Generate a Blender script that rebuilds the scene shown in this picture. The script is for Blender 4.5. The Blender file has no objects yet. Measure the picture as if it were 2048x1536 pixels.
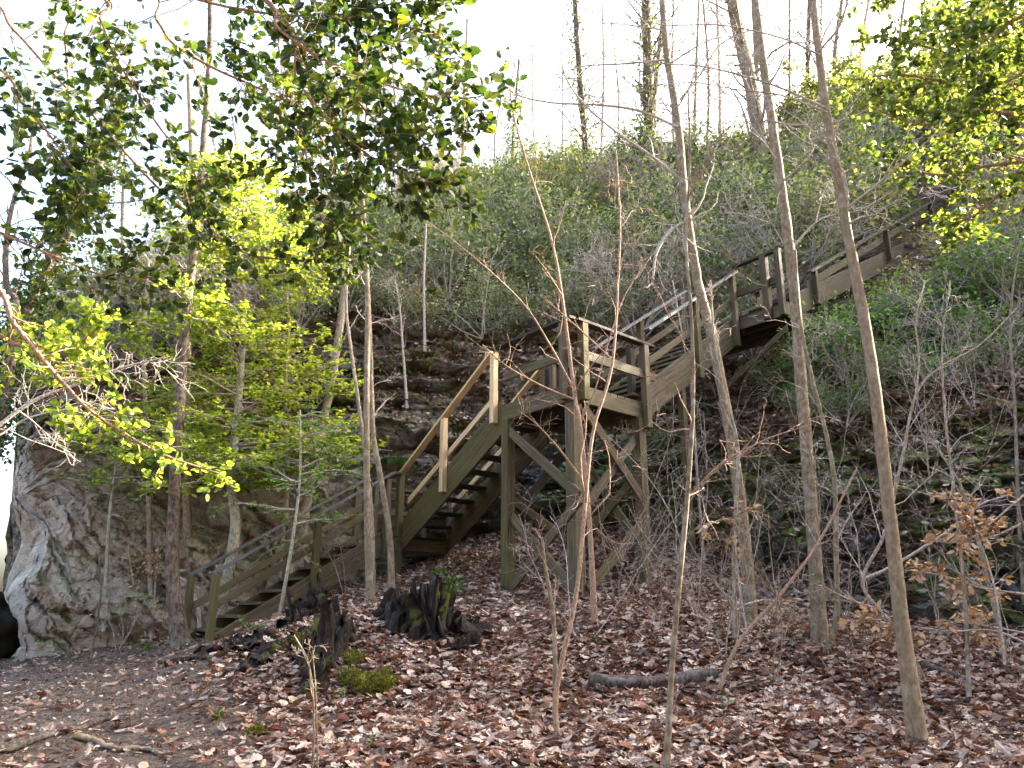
import bpy, math, random
import numpy as np
from mathutils import Vector
from mathutils.bvhtree import BVHTree
SC = bpy.context.scene
COL = SC.collection
rng = np.random.default_rng(7)
random.seed(7)
# ------------------------------------------------------------------ camera
EYE = np.array([0., 0., 1.6]); F = 1550.; PITCH = math.atan((1215-768)/F)
cP, sP = math.cos(PITCH), math.sin(PITCH)
cam = bpy.data.cameras.new('camera'); co = bpy.data.objects.new('camera', cam); COL.objects.link(co)
cam.sensor_width = 36; cam.lens = F/2048*36; cam.clip_end = 2000; cam.clip_start = .05
co.location = EYE; co.rotation_euler = (math.pi/2+PITCH, 0, 0); SC.camera = co
def ray(px, py):
    x = (px-1024)/F; u = (768-py)/F
    return np.array([x, cP-u*sP, sP+u*cP])
def P(px, py, Y):
    r = ray(px, py); return EYE + r*(Y/r[1])
def onplane(px, py, p0, d):          # pixel ray against the vertical plane through p0 along d
    n = np.array([d[1], -d[0], 0.]); r = ray(px, py)
    return EYE + r*((p0-EYE)@n/(r@n))
def onz(px, py, z):
    r = ray(px, py); return EYE + r*((z-1.6)/r[2])
def proj(p):
    v = np.asarray(p)-EYE; f = v[1]*cP+v[2]*sP; u = -v[1]*sP+v[2]*cP
    return 1024+F*v[0]/f, 768-F*u/f
def U(v): v = np.asarray(v, float); return v/max(1e-9, np.linalg.norm(v))
# ------------------------------------------------------------------ noise
def _hash(i, j, k):
    h = (i*374761393 + j*668265263 + k*2147483647 + 1013904223) & 0xffffffff
    h = ((h ^ (h >> 13))*1274126177) & 0xffffffff
    h = ((h ^ (h >> 15))*2246822519) & 0xffffffff
    return ((h ^ (h >> 16)) & 0xffff)/65535.
def vnoise(x, y, z):
    x = np.asarray(x, float); y = np.asarray(y, float)+0*x; z = np.asarray(z, float)+0*x
    xi = np.floor(x).astype(np.int64); yi = np.floor(y).astype(np.int64); zi = np.floor(z).astype(np.int64)
    fx, fy, fz = x-xi, y-yi, z-zi
    fx = fx*fx*(3-2*fx); fy = fy*fy*(3-2*fy); fz = fz*fz*(3-2*fz)
    r = 0
    for a in (0, 1):
        for b in (0, 1):
            for c in (0, 1):
                r = r + _hash(xi+a, yi+b, zi+c)*(fx if a else 1-fx)*(fy if b else 1-fy)*(fz if c else 1-fz)
    return r*2-1
def fbm(x, y, z, o=4):
    r = 0; a = 1.
    for k in range(o):
        r = r + a*vnoise(x*2**k+17*k, y*2**k+5*k, z*2**k-9*k); a *= .5
    return r
def cells(x, y, z):
    """cellular noise: (random value of the nearest cell, distance to the border)"""
    xi, yi, zi = (np.floor(v).astype(np.int64) for v in (x, y, z)); b1 = np.full(x.shape, 9.); b2 = b1.copy(); val = np.zeros(x.shape)
    for a in (-1, 0, 1):
        for b in (-1, 0, 1):
            for c in (-1, 0, 1):
                i, j, k = xi+a, yi+b, zi+c
                d = (i+_hash(i, j, k)-x)**2+(j+_hash(i+91, j, k)-y)**2+(k+_hash(i, j+57, k)-z)**2
                m_ = d < b1; b2 = np.where(m_, b1, np.minimum(b2, d)); val = np.where(m_, _hash(i+13, j+7, k+31), val); b1 = np.where(m_, d, b1)
    return val, np.sqrt(b2)-np.sqrt(b1)
# ------------------------------------------------------------------ mesh collector
class MB:
    def __init__(s): s.v = []; s.f = []; s.uv = []; s.r = []; s.n = 0
    def add(s, V, Fc, r=None, uv=None):
        V = np.asarray(V, float).reshape(-1, 3); Fc = np.asarray(Fc, np.int64)
        s.v.append(V); s.f.append(Fc+s.n); s.n += len(V)
        s.r.append(np.zeros(len(Fc)) if r is None else np.broadcast_to(np.asarray(r, float), (len(Fc),)))
        s.uv.append(np.zeros((Fc.size, 2)) if uv is None else np.asarray(uv, float).reshape(-1, 2))
    def build(s, name, mat, parent=None, smooth=True):
        if not s.v: return None
        V = np.concatenate(s.v)
        org = np.array([0, 0, 0.])
        if parent is not None:
            org = np.array(parent.location) if parent.parent is None else np.array(parent.parent.location)
        V = V-org
        L = np.concatenate([f.ravel() for f in s.f]); T = np.concatenate([np.full(len(f), f.shape[1]) for f in s.f])
        me = bpy.data.meshes.new(name)
        me.vertices.add(len(V)); me.vertices.foreach_set('co', V.ravel().astype(np.float32))
        me.loops.add(len(L)); me.loops.foreach_set('vertex_index', L.astype(np.int32))
        me.polygons.add(len(T)); st = np.concatenate([[0], np.cumsum(T)[:-1]])
        me.polygons.foreach_set('loop_start', st.astype(np.int32)); me.polygons.foreach_set('loop_total', T.astype(np.int32))
        me.polygons.foreach_set('use_smooth', np.full(len(T), smooth))
        a = me.attributes.new('rnd', 'FLOAT', 'FACE'); a.data.foreach_set('value', np.concatenate(s.r).astype(np.float32))
        u = me.uv_layers.new(name='UVMap'); u.data.foreach_set('uv', np.concatenate(s.uv).ravel().astype(np.float32))
        me.update(calc_edges=True)
        for m in (mat if isinstance(mat, (list, tuple)) else [mat]): me.materials.append(m)
        o = bpy.data.objects.new(name, me); COL.objects.link(o)
        if parent is not None: o.parent = parent
        return o
def tag(o, label=None, cat=None, group=None, kind=None):
    if label: o['label'] = label
    if cat: o['category'] = cat
    if group: o['group'] = group
    if kind: o['kind'] = kind
    return o
def thing(name, label, cat, loc, group=None):
    o = bpy.data.objects.new(name, None); COL.objects.link(o); o.location = [float(c) for c in loc]
    o.empty_display_size = .2
    return tag(o, label, cat, group)
def copy_thing(src, loc, rz, sc, label=None):
    c = src.copy(); COL.objects.link(c); c.location = [float(v) for v in loc]; c.rotation_euler = (0, 0, rz)
    c.scale = sc if hasattr(sc, '__len__') else (sc, sc, sc)
    if label: c['label'] = label
    for ch in src.children:
        d = ch.copy(); COL.objects.link(d); d.parent = c
    return c
# ------------------------------------------------------------------ materials
class NT:
    def __init__(s, name):
        s.m = bpy.data.materials.new(name); s.m.use_nodes = True; s.t = s.m.node_tree; s.t.nodes.clear()
    def n(s, typ, **k):
        nd = s.t.nodes.new(typ)
        for a, b in k.items(): setattr(nd, a, b)
        return nd
    def l(s, a, b): s.t.links.new(a, b)
    def val(s, sock, v):
        if hasattr(v, 'links') or isinstance(v, bpy.types.NodeSocket): s.l(v, sock)
        else: sock.default_value = v
    def noise(s, vec, scale, detail=4, rough=.55, dist=0):
        n = s.n('ShaderNodeTexNoise'); n.inputs['Scale'].default_value = scale; n.inputs['Detail'].default_value = detail
        n.inputs['Roughness'].default_value = rough; n.inputs['Distortion'].default_value = dist
        if vec is not None: s.l(vec, n.inputs['Vector'])
        return n.outputs['Fac']
    def ramp(s, fac, stops):
        r = s.n('ShaderNodeValToRGB'); e = r.color_ramp.elements
        while len(e) < len(stops): e.new(.5)
        for q, (p, c) in zip(e, stops): q.position = p; q.color = (*c, 1) if len(c) == 3 else c
        s.l(fac, r.inputs[0]); return r.outputs[0]
    def map(s, vec, sc=(1, 1, 1), rot=(0, 0, 0)):
        m = s.n('ShaderNodeMapping'); m.inputs['Scale'].default_value = sc; m.inputs['Rotation'].default_value = rot
        s.l(vec, m.inputs['Vector']); return m.outputs[0]
    def mix(s, f, a, b, mode='MIX'):
        m = s.n('ShaderNodeMix', data_type='RGBA', blend_type=mode)
        s.val(m.inputs[0], f)
        for k, v in ((6, a), (7, b)):
            if isinstance(v, bpy.types.NodeSocket): s.l(v, m.inputs[k])
            else: m.inputs[k].default_value = (*v, 1)
        return m.outputs[2]
    def math(s, op, a, b=0.):
        m = s.n('ShaderNodeMath', operation=op); s.val(m.inputs[0], a); s.val(m.inputs[1], b); return m.outputs[0]
    def mul(s, a, b): return s.math('MULTIPLY', a, b)
    def mr(s, v, a, b, c=0., d=1.):
        m = s.n('ShaderNodeMapRange'); s.l(v, m.inputs[0])
        for i, q in enumerate((a, b, c, d)): m.inputs[i+1].default_value = q
        return m.outputs[0]
    def obj(s): return s.n('ShaderNodeTexCoord').outputs['Object']
    def pos(s): return s.n('ShaderNodeNewGeometry').outputs['Position']
    def uv(s): return s.n('ShaderNodeTexCoord').outputs['UV']
    def nz(s):
        x = s.n('ShaderNodeSeparateXYZ'); s.l(s.n('ShaderNodeNewGeometry').outputs['Normal'], x.inputs[0]); return x.outputs[2]
    def rnd(s):
        a = s.n('ShaderNodeAttribute'); a.attribute_name = 'rnd'; return a.outputs['Fac']
    def bump(s, h, st=.3, d=.02):
        b = s.n('ShaderNodeBump'); b.inputs['Strength'].default_value = st; b.inputs['Distance'].default_value = d
        s.l(h, b.inputs['Height']); return b.outputs[0]
    def out(s, col, rough=.8, nrm=None, trans=None, tcol=None, spec=.3):
        p = s.n('ShaderNodeBsdfPrincipled'); s.val(p.inputs['Base Color'], col if isinstance(col, bpy.types.NodeSocket) else (*col, 1))
        s.val(p.inputs['Roughness'], rough); p.inputs['Specular IOR Level'].default_value = spec
        if nrm is not None: s.l(nrm, p.inputs['Normal'])
        o = s.n('ShaderNodeOutputMaterial'); res = p.outputs[0]
        if trans:
            t = s.n('ShaderNodeBsdfTranslucent'); s.val(t.inputs[0], tcol if isinstance(tcol, bpy.types.NodeSocket) else (*tcol, 1))
            mx = s.n('ShaderNodeMixShader'); mx.inputs[0].default_value = trans
            s.l(res, mx.inputs[1]); s.l(t.outputs[0], mx.inputs[2]); res = mx.outputs[0]
        s.l(res, o.inputs[0]); return s.m
def leafmat(name, stops, tstops, rough=.4, trans=.4, spec=.4):
    m = NT(name); r = m.rnd(); return m.out(m.ramp(r, stops), rough, None, trans, m.ramp(r, tstops), spec)
def spread(*cs): return [(i/(len(cs)-1), c) for i, c in enumerate(cs)]
M = {}
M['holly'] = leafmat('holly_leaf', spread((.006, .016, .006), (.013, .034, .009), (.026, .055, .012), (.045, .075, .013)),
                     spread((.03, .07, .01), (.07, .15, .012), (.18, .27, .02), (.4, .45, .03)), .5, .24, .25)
M['lime'] = leafmat('sun_tinted_young_holly_leaf', spread((.02, .05, .01), (.05, .1, .015), (.10, .16, .022), (.16, .2, .03)),
                    spread((.12, .24, .02), (.34, .46, .03), (.58, .64, .05), (.72, .7, .08)), .42, .52, .4)  # yellowed and lightened in colour in place of stronger sun
M['laurel'] = leafmat('laurel_leaf', spread((.035, .055, .02), (.09, .13, .045), (.2, .245, .1), (.42, .44, .26)),
                      spread((.05, .09, .02), (.14, .21, .04), (.24, .31, .06), (.4, .42, .1)), .42, .36, .4)  # lightened and greyed; colour stands in for haze over the hillside
M['warm_laurel'] = leafmat('sun_tinted_laurel_leaf', spread((.035, .06, .013), (.07, .1, .02), (.13, .15, .035), (.2, .17, .05)),
                      spread((.1, .16, .02), (.24, .3, .04), (.36, .38, .06), (.45, .35, .08)), .42, .35, .4)  # yellowed copy of the laurel leaf, sunlight put into its colour
M['bright'] = leafmat('bright_green_leaf', spread((.04, .085, .018), (.08, .15, .026), (.15, .22, .04)),
                      spread((.06, .16, .02), (.14, .28, .04), (.25, .4, .05)), .4, .35, .4)
M['copper'] = leafmat('copper_beech_leaf', spread((.22, .11, .05), (.42, .27, .15), (.58, .43, .29)),
                      spread((.3, .14, .04), (.5, .28, .1), (.6, .42, .22)), .55, .22, .25)
M['fern'] = leafmat('fern_frond', spread((.03, .08, .03), (.06, .14, .05)), spread((.06, .16, .04), (.12, .25, .06)), .5, .3, .3)
m = NT('leaf_litter')
r = m.rnd()
lc = m.ramp(r, [(0, (.012, .007, .006)), (.15, (.03, .015, .012)), (.24, (.13, .035, .017)), (.28, (.06, .034, .024)), (.38, (.16, .10, .07)), (.46, (.27, .11, .055)), (.52, (.29, .2, .145)), (.72, (.44, .325, .245)), (.88, (.56, .45, .36)), (1, (.68, .58, .49))])
lc = m.mix(m.mr(m.noise(m.pos(), 45, 3), .5, .7, 0, .55), lc, (.08, .045, .03))
lc = m.mix(m.mr(m.noise(m.pos(), 2.2, 4, .6), .5, .64, 0, .6), lc, (.045, .026, .02))
M['litter'] = m.out(lc, m.mr(m.noise(m.pos(), 9, 2), .4, .6, .42, .85), None, .12, (.35, .15, .07), .4)
def bark(name, c1, c2, c3, lichen=.5, sc=1.):
    m = NT(name); p = m.pos(); a = m.noise(m.map(p, (1, 1, .45)), 38*sc, 6, .6); b = m.noise(m.map(p, (1, 1, 1.6)), 5*sc, 4, .6)
    c = m.ramp(a, [(.36, c1), (.5, c2), (.64, c3)])
    c = m.mix(m.mr(b, .52, .66, 0, lichen), c, (.36, .35, .3))
    c = m.mix(m.mr(m.noise(p, 2.3, 4), .55, .72, 0, .45), c, (.10, .11, .045))
    c = m.mix(m.mr(m.noise(m.map(p, (.6, .6, 3.)), 14*sc, 3), .6, .75, 0, .5), c, c1)
    c = m.mix(m.mr(m.noise(m.map(p, (1, 1, .8)), 24, 2, .5), .68, .72, 0, lichen*.8), c, (.46, .45, .41))
    return m.out(c, .85, m.bump(a, .6, .015), spec=.2)
M['bark'] = bark('smooth_grey_bark', (.11, .08, .05), (.18, .138, .088), (.25, .198, .135), .5)
M['palebark'] = bark('pale_bark', (.13, .095, .066), (.25, .195, .14), (.36, .30, .235), .5)
M['tanbark'] = bark('smooth_tan_bark', (.145, .102, .062), (.2, .146, .09), (.25, .188, .122), .3)
M['darkbark'] = bark('dark_bark', (.04, .028, .02), (.10, .07, .05), (.17, .13, .10), .3, .7)
M['redtwig'] = bark('reddish_twig_bark', (.17, .09, .055), (.30, .19, .13), (.40, .28, .2), .15, 2)
M['greytwig'] = bark('grey_twig_bark', (.2, .155, .125), (.36, .30, .255), (.54, .49, .44), .4, 2)
M['lichenbark'] = bark('lichen_bark', (.13, .115, .08), (.27, .25, .18), (.42, .40, .30), 1.0, 1.3)
def wood(name, c1, c2, c3, moss):
    m = NT(name); uv = m.uv(); p = m.pos()
    g = m.noise(m.map(uv, (1.6, 42, 1)), 1, 6, .7, .6); st = m.noise(m.map(uv, (.9, 9, 1)), 1, 3)
    c = m.ramp(g, [(.36, c1), (.5, c2), (.62, c3)]); c = m.mix(m.mr(m.noise(m.map(uv, (4, 14, 1)), 1, 4, .7, 1.), .6, .66, 0, .8), c, c1); c = m.mix(m.mul(m.rnd(), .5), c, tuple(1.35*q for q in c2))
    c = m.mix(m.mr(st, .45, .7, 0, .55), c, tuple(.55*q for q in c2))
    c = m.mix(m.mr(m.noise(p, 1.7, 5, .6), .42, .66, 0, moss), c, (.085, .08, .024))
    c = m.mix(m.mr(m.noise(p, 11, 4, .7), .55, .75, 0, .4*min(1, moss*2)), c, (.04, .036, .022))
    return m.out(c, .8, m.bump(g, .5, .006), spec=.25)
M['wood'] = wood('weathered_wood', (.022, .016, .010), (.08, .06, .038), (.17, .135, .092), .5)
M['mosswood'] = wood('mossy_wood', (.02, .016, .008), (.072, .058, .025), (.14, .115, .052), .7)
M['darkwood'] = wood('shade_dark_wood', (.012, .01, .008), (.028, .023, .018), (.06, .05, .038), .2)  # dark copy of the stair wood; carries shade of undersides and upper flight
M['newwood'] = wood('new_pine_lumber', (.42, .29, .16), (.56, .41, .24), (.66, .5, .32), .04)
M['railwood'] = wood('smooth_wet_rail', (.04, .037, .037), (.07, .067, .068), (.12, .115, .118), .1)
M['railwood'].node_tree.nodes['Principled BSDF'].inputs['Roughness'].default_value = .6
M['railwood'].node_tree.nodes['Principled BSDF'].inputs['Specular IOR Level'].default_value = .35
M['brownwood'] = wood('shade_toned_brown_wood', (.018, .013, .009), (.058, .042, .028), (.12, .092, .062), .4)  # darker wood copy for the upper flight, its shade is in the colour
m = NT('nail_steel'); M['steel'] = m.out((.09, .07, .06), .5)
# rotten wood + moss
m = NT('rotten_wood'); p = m.pos(); a = m.noise(m.map(p, (1, 1, .25)), 16, 6, .7)
c = m.ramp(a, [(.38, (.004, .003, .0025)), (.55, (.022, .014, .010)), (.74, (.12, .08, .055))])
c = m.mix(m.mr(m.noise(p, 3.1, 4), .57, .64, 0, .8), c, m.ramp(m.noise(p, 40, 2), [(.3, (.05, .07, .01)), (.7, (.16, .17, .02))]))
M['rot'] = m.out(c, .75, m.bump(a, 1, .06), spec=.25)
m = NT('moss'); p = m.pos()
M['darkrock'] = M['rot']
M['moss'] = m.out(m.ramp(m.noise(p, 30, 4), [(.3, (.05, .055, .01)), (.55, (.13, .13, .02)), (.8, (.24, .21, .035))]), .95, m.bump(m.noise(p, 70, 3), 1, .02), spec=.1)
# ground
m = NT('forest_floor'); p = m.pos()
c = m.ramp(m.noise(p, 1.1, 6, .6), [(.3, (.065, .046, .032)), (.5, (.15, .11, .078)), (.7, (.24, .185, .14))])
c = m.mix(m.mr(m.noise(p, 17, 6, .75), .46, .6, 0, .9), c, (.26, .19, .14))
c = m.mix(m.mr(m.noise(p, 31, 5, .75), .47, .6, 0, .9), c, (.03, .022, .018))
c = m.mix(m.mr(m.noise(p, .9, 3), .6, .7, 0, .35), c, (.07, .085, .03))
h = m.math('ADD', m.noise(p, 22, 6, .7), m.math('MULTIPLY', m.noise(p, 90, 3), .3))
M['ground'] = m.out(c, m.mr(m.noise(p, 5, 3), .3, .7, .5, .95), m.bump(h, 1, .11), spec=.3)
m = NT('hill_soil'); p = m.pos()
c = m.ramp(m.noise(p, 13, 6, .75), [(.36, (.014, .009, .007)), (.48, (.06, .037, .025)), (.58, (.2, .095, .055)), (.72, (.38, .26, .19))])  # darkest stops deepen the bank's shade in colour
st = m.noise(m.map(p, (.35, .35, 5.), (0, .05, 0)), 1.6, 6, .65, .5)
rk = m.ramp(st, [(.38, (.03, .024, .018)), (.5, (.15, .12, .09)), (.62, (.36, .31, .25))])
c = m.mix(m.mr(m.nz(), .35, .62), rk, c)
c = m.mix(m.mr(m.noise(p, 1.5, 4), .5, .62, 0, .75), c, m.ramp(m.noise(p, 24, 4, .7), [(.3, (.05, .06, .01)), (.7, (.17, .18, .035))]))
M['soil'] = m.out(c, .9, m.bump(m.math('ADD', m.noise(p, 20, 5, .7), st), 1, .1), spec=.25)
# rock: west part pale, wet sheen; east part dark and mossy
m = NT('sandstone_cliff'); p = m.pos()
sx = m.n('ShaderNodeSeparateXYZ'); m.l(p, sx.inputs[0])
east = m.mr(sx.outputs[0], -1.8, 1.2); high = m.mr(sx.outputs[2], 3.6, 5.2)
st = m.noise(m.map(p, (.35, .35, 5.), (0, .05, 0)), 1.6, 6, .65, .5)
fine = m.noise(p, 10, 8, .7)
pd = m.map(m.map(p, (1, 1, 1), (0, math.radians(-38), 0)), (.32, .8, 1.5))
band = m.noise(pd, 1.5, 7, .62, .6)
tan = m.ramp(band, [(.3, (.30, .225, .165)), (.4, (.64, .51, .38)), (.5, (.8, .68, .55)), (.58, (.55, .48, .43)), (.66, (.78, .71, .66)), (.76, (.62, .61, .65))])
tan = m.mix(m.mr(fine, .57, .66, 0, .6), tan, (.2, .17, .16))
tan = m.mix(m.mr(m.noise(pd, 7, 6, .7, .4), .56, .66, 0, .8), tan, (.8, .76, .73))
tan = m.mix(m.mr(m.noise(pd, 3.1, 5, .7, .2), .63, .68, 0, .85), tan, (.06, .05, .042))
tan = m.mix(m.mr(sx.outputs[2], 2.0, 1.2, 0, .85), tan, (.56, .44, .32))
grey = m.ramp(st, [(.3, (.05, .042, .036)), (.44, (.24, .195, .155)), (.6, (.44, .38, .32)), (.75, (.55, .51, .48))])
drk = m.ramp(st, [(.42, (.008, .007, .006)), (.52, (.07, .06, .048)), (.6, (.25, .235, .21)), (.7, (.42, .42, .43))])  # lowest stops paint the black shade of the east ledges
c = m.mix(m.math('MAXIMUM', m.mr(sx.outputs[0], -3.2, -1.8), high), tan, grey)
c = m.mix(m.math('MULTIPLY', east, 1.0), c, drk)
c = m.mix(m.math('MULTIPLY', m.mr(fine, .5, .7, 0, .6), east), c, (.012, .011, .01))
c = m.mix(m.math('MULTIPLY', m.mr(m.noise(m.map(p, (1, 1, 2.2)), 1.15, 5, .6), .54, .6), east), c, (.27, .29, .36))  # blue-grey patches: sky sheen of wet rock put into colour
up = m.mr(m.nz(), .1, .6)
mossf = m.math('MULTIPLY', m.mr(m.noise(p, .8, 4, .6), .42, .56), m.math('ADD', m.math('MULTIPLY', up, .75), m.math('MULTIPLY', east, .6)))
c = m.mix(mossf, c, m.ramp(m.noise(p, 26, 4, .7), [(.35, (.05, .085, .01)), (.52, (.17, .25, .025)), (.75, (.36, .42, .06))]))
wet = m.mr(m.noise(p, .75, 5, .65), .42, .54)
rough = m.math('SUBTRACT', .72, m.math('MULTIPLY', wet, .44))
h = m.math('ADD', m.math('MULTIPLY', st, 1.2), m.math('ADD', fine, m.math('MULTIPLY', m.noise(p, 34, 5, .7), .5)))
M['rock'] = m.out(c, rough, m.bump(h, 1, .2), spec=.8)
# ------------------------------------------------------------------ terrain net
PX = [-500, 10, 34, 60, 150, 300, 450, 600, 750, 900, 1050, 1200, 1350, 1500, 1650, 1800, 1950, 2100, 2500]
g7 = np.interp(PX, [0, 300, 600, 900, 1500, 1800, 2100], [1462, 1440, 1405, 1395, 1395, 1410, 1420])
g9 = np.interp(PX, [0, 300, 450, 600, 750, 900, 1200, 1500, 1650, 1800, 2100], [1400, 1352, 1300, 1262, 1240, 1245, 1240, 1262, 1288, 1308, 1330])
g11 = np.interp(PX, [0, 300, 450, 600, 750, 900, 1050, 1200, 1350, 1500, 1650, 1800, 2100], [1362, 1312, 1278, 1222, 1192, 1185, 1188, 1175, 1165, 1190, 1225, 1265, 1290])
CX = [10, 34, 60, 150, 300, 450, 600, 750, 900, 1050, 1200, 1350, 1500, 1650, 1800, 1950, 2100, 2500]
def ci(v): return np.interp(PX, CX, v)
Yb = ci([15, 14.2, 13.6, 13.5, 13.8, 14.2, 14.5, 14.8, 15, 14.8, 14.2, 13, 12.2, 11.1, 10.4, 10.1, 9.9, 9.6])
yb = ci([1322, 1320, 1318, 1305, 1280, 1255, 1210, 1160, 1090, 1055, 1045, 1060, 1105, 1170, 1225, 1245, 1265, 1290])
Yt = ci([30, 14.6, 14.0, 14.2, 14.6, 15, 15.3, 15.6, 15.8, 15.4, 14.8, 13.8, 13.0, 11.9, 11.3, 11.0, 10.8, 10.4])
yt = ci([1260, 900, 850, 835, 845, 845, 838, 825, 835, 855, 875, 880, 900, 895, 885, 865, 850, 830])
Ys = ci([40, 16.5, 15.8, 16.2, 16.8, 17.2, 17.6, 17.8, 17.8, 17.6, 17.2, 16.2, 14.6, 13.4, 13.2, 13.4, 13.2, 12.8])
ys = ci([1245, 820, 790, 770, 740, 700, 665, 650, 655, 665, 670, 690, 730, 700, 660, 630, 605, 560])
Yk = ci([90, 20, 20, 21, 23, 25, 27, 28, 29, 30, 30, 30, 29, 28, 27, 26, 25, 24])
yk = ci([1235, 800, 770, 715, 610, 540, 480, 450, 420, 390, 365, 350, 330, 300, 270, 240, 215, 190])
yt = yt+np.array([0,0,0,6,-10,12,-14,8,-10,12,-8,10,-12,16,-10,14,-12,8,0])*1.6
net = []
def zflat(r): return 0.1+.05*min(r, 12)
for i, px in enumerate(PX):
    az = math.atan2(*ray(px, 1215)[:2]); d = np.array([math.sin(az), math.cos(az), 0])
    k = 1. if Yb[i] > 12.5 else (Yb[i]-1)/11.5
    col = [d*.3, d*2.6+[0, 0, .3], P(px, 1572, 5), P(px, g7[i], 7), P(px, g9[i], 9 if k == 1 else 8.4), P(px, g11[i], 11 if k == 1 else max(8.9, Yb[i]-.8)),
           P(px, yb[i], Yb[i]), P(px, yt[i], Yt[i]), P(px, ys[i], Ys[i]), P(px, yk[i], Yk[i])]
    if px <= 10:
        col = col[:6]
        for Yq, yq in ((15, 1320), (22, 1275), (40, 1245), (90, 1232)): col.append(P(px, yq, Yq))
        if px < 0: col = [c*np.array([1, 1, 1]) for c in col]
    zk = col[9][2]; rk = np.linalg.norm(col[9][:2])
    far = d*(rk+30); far[2] = zk+(1.5 if px > 10 else -.5); fr = d*600; fr[2] = (zk-4 if px > 10 else 0.)
    col += [far, fr]; net.append(col)
PXn = len(PX)
def worldcol(az, zs, rs):
    d = np.array([math.sin(math.radians(az)), math.cos(math.radians(az)), 0]); out = []
    for r_, z_ in zip(rs, zs): q = d*r_; q[2] = z_; out.append(q)
    return out
RS = [.3, 2.6, 5.4, 7.4, 9.4, 10.4, 11, 11.8, 15, 26, 56, 600]
HILL = [0, .3, .62, .9, 1.4, 1.6, 1.8, 4.2, 7.3]
right = [worldcol(48, HILL+[16.2, 17, 14], RS), worldcol(62, HILL+[14.0, 15, 12], RS), worldcol(78, HILL[:7]+[3.2, 5.0, 11.5, 13, 12], RS),
         worldcol(100, HILL[:6]+[1.7, 2.5, 4, 9, 11, 10], RS), worldcol(140, [0, .2, .4, .9, 1.8, 2.6, 3.4, 5., 9., 16, 19, 10], RS), worldcol(180, [0, .1, .2, .8, 1.8, 2.8, 3.6, 5.5, 10., 17, 20, 10], RS)]  # last two columns: unseen bank behind camera, raised to block sky fill
left = [worldcol(-180, [0, .1, .2, .8, 1.8, 2.8, 3.6, 5.5, 10., 17, 20, 10], RS), worldcol(-135, [0, .1, .2, .7, 1.5, 2.2, 2.8, 4., 8., 14, 16, 8], RS)]+[worldcol(a, [0, .2, .4, .5, .5, .5, .5, .4, .3, 0, -.4, -2], RS) for a in (-90, -55)]  # first two columns: same added bank, closing off the low sky
left[-1][2][2] = .55
ALL = left+net+right
counts = [8, 8, 10]+[14]+[50, 8, 10]+[int((PX[i+1]-PX[i])/4) for i in range(3, PXn-1)]+[20, 14, 14, 12, 12, 12]
counts[len(left)-1] = 14
rows_n = [4, 8, 26, 26, 30, 26, 120, 70, 60, 8, 8]
N0 = np.array(ALL)                                    # cols x rows x 3
G = []
for c in range(len(ALL)-1):
    n = counts[c]
    for t in np.arange(n)/n: G.append(N0[c]*(1-t)+N0[c+1]*t)
G.append(N0[-1]); G = np.array(G)
G2 = []; rowid = []
for r_ in range(N0.shape[1]-1):
    n = rows_n[r_]
    for t in np.arange(n)/n: G2.append(G[:, r_]*(1-t)+G[:, r_+1]*t); rowid.append(r_+t)
G2.append(G[:, -1]); rowid.append(N0.shape[1]-1.); G = np.array(G2); rowid = np.array(rowid)    # rows x cols x 3
R_CB = sum(rows_n[:6]); R_CT = sum(rows_n[:7]); R_S = sum(rows_n[:8])
base = G.copy()
for it in range(5):                                   # soften the net's creases
    H = G.copy(); H[1:-1, 1:-1] = (G[:-2, 1:-1]+G[2:, 1:-1]+G[1:-1, :-2]+G[1:-1, 2:]+2*G[1:-1, 1:-1])/6
    H[R_CB-4:R_CT+4] = .5*H[R_CB-4:R_CT+4]+.5*G[R_CB-4:R_CT+4]
    H[:, 0] = H[:, -1] = G[:, 0]; G = H
X, Y, Z = G[..., 0], G[..., 1], G[..., 2]
rad = np.hypot(X, Y)
near = np.clip(1-rad/40, 0, 1)
Z += near*(.05*fbm(X*1.3, Y*1.3, 0*X)+.018*fbm(X*6, Y*6, 0*X+4, 3))*np.clip((rowid[:, None]-.5), 0, 1)
# rock faces: strata that jut and recede
h_c = np.maximum(0, base[R_CT, :, 2]-base[R_CB, :, 2])            # cliff height per column
env = np.clip((rowid-5.9)/.2, 0, 1)*np.clip((8.7-rowid)/.5, 0, 1)
amp = (env[:, None])*np.clip(h_c/1.5, 0, 1)[None, :]
westness = np.clip((-1.2-X)/2.2, 0, 1)*np.clip((4.6-Z)/1.2, 0, 1)
warp = .35*fbm(X*.5, Y*.5, Z*.5, 3)
zz = Z+warp+.06*X
lay = vnoise(0*X+3.3+X*.12, 0*X, zz*2.3)+.6*vnoise(X*.3, 0*X+7, zz*5.5)
lay = np.tanh(lay*2.6)*.42
saw = ((zz*1.6+.4*vnoise(X*.4, Y*.4, 0*X)) % 1.)*.26
strata = lay*.62+saw*1.5+.2*fbm(X*1.4, Y*1.4, Z*2.6, 5)
diag = (X*.55+Z*.8); d2_ = fbm(diag*.9, X*.15, Z*.1+8, 3)
u1 = X*.75+Z*.9; u2 = -X*.6+Z*1.0
massive = .55*fbm(X*.45+5, Y*.45, Z*.5, 3)+.2*np.tanh(d2_*4)+.30*np.abs(fbm(u1*1.5, u2*.45, Y*.3+4, 4))+.2*((u1*1.1+.5*vnoise(X*.9, Y, Z*.9)) % 1.)+.2*fbm(X*1.8, Y*1.8, Z*2.2, 5)+.07*fbm(X*7, Y*7, Z*7, 3)
edge = np.exp(-((X/np.maximum(Y, 1)+.625)/.035)**2)*(env[:, None])
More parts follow.
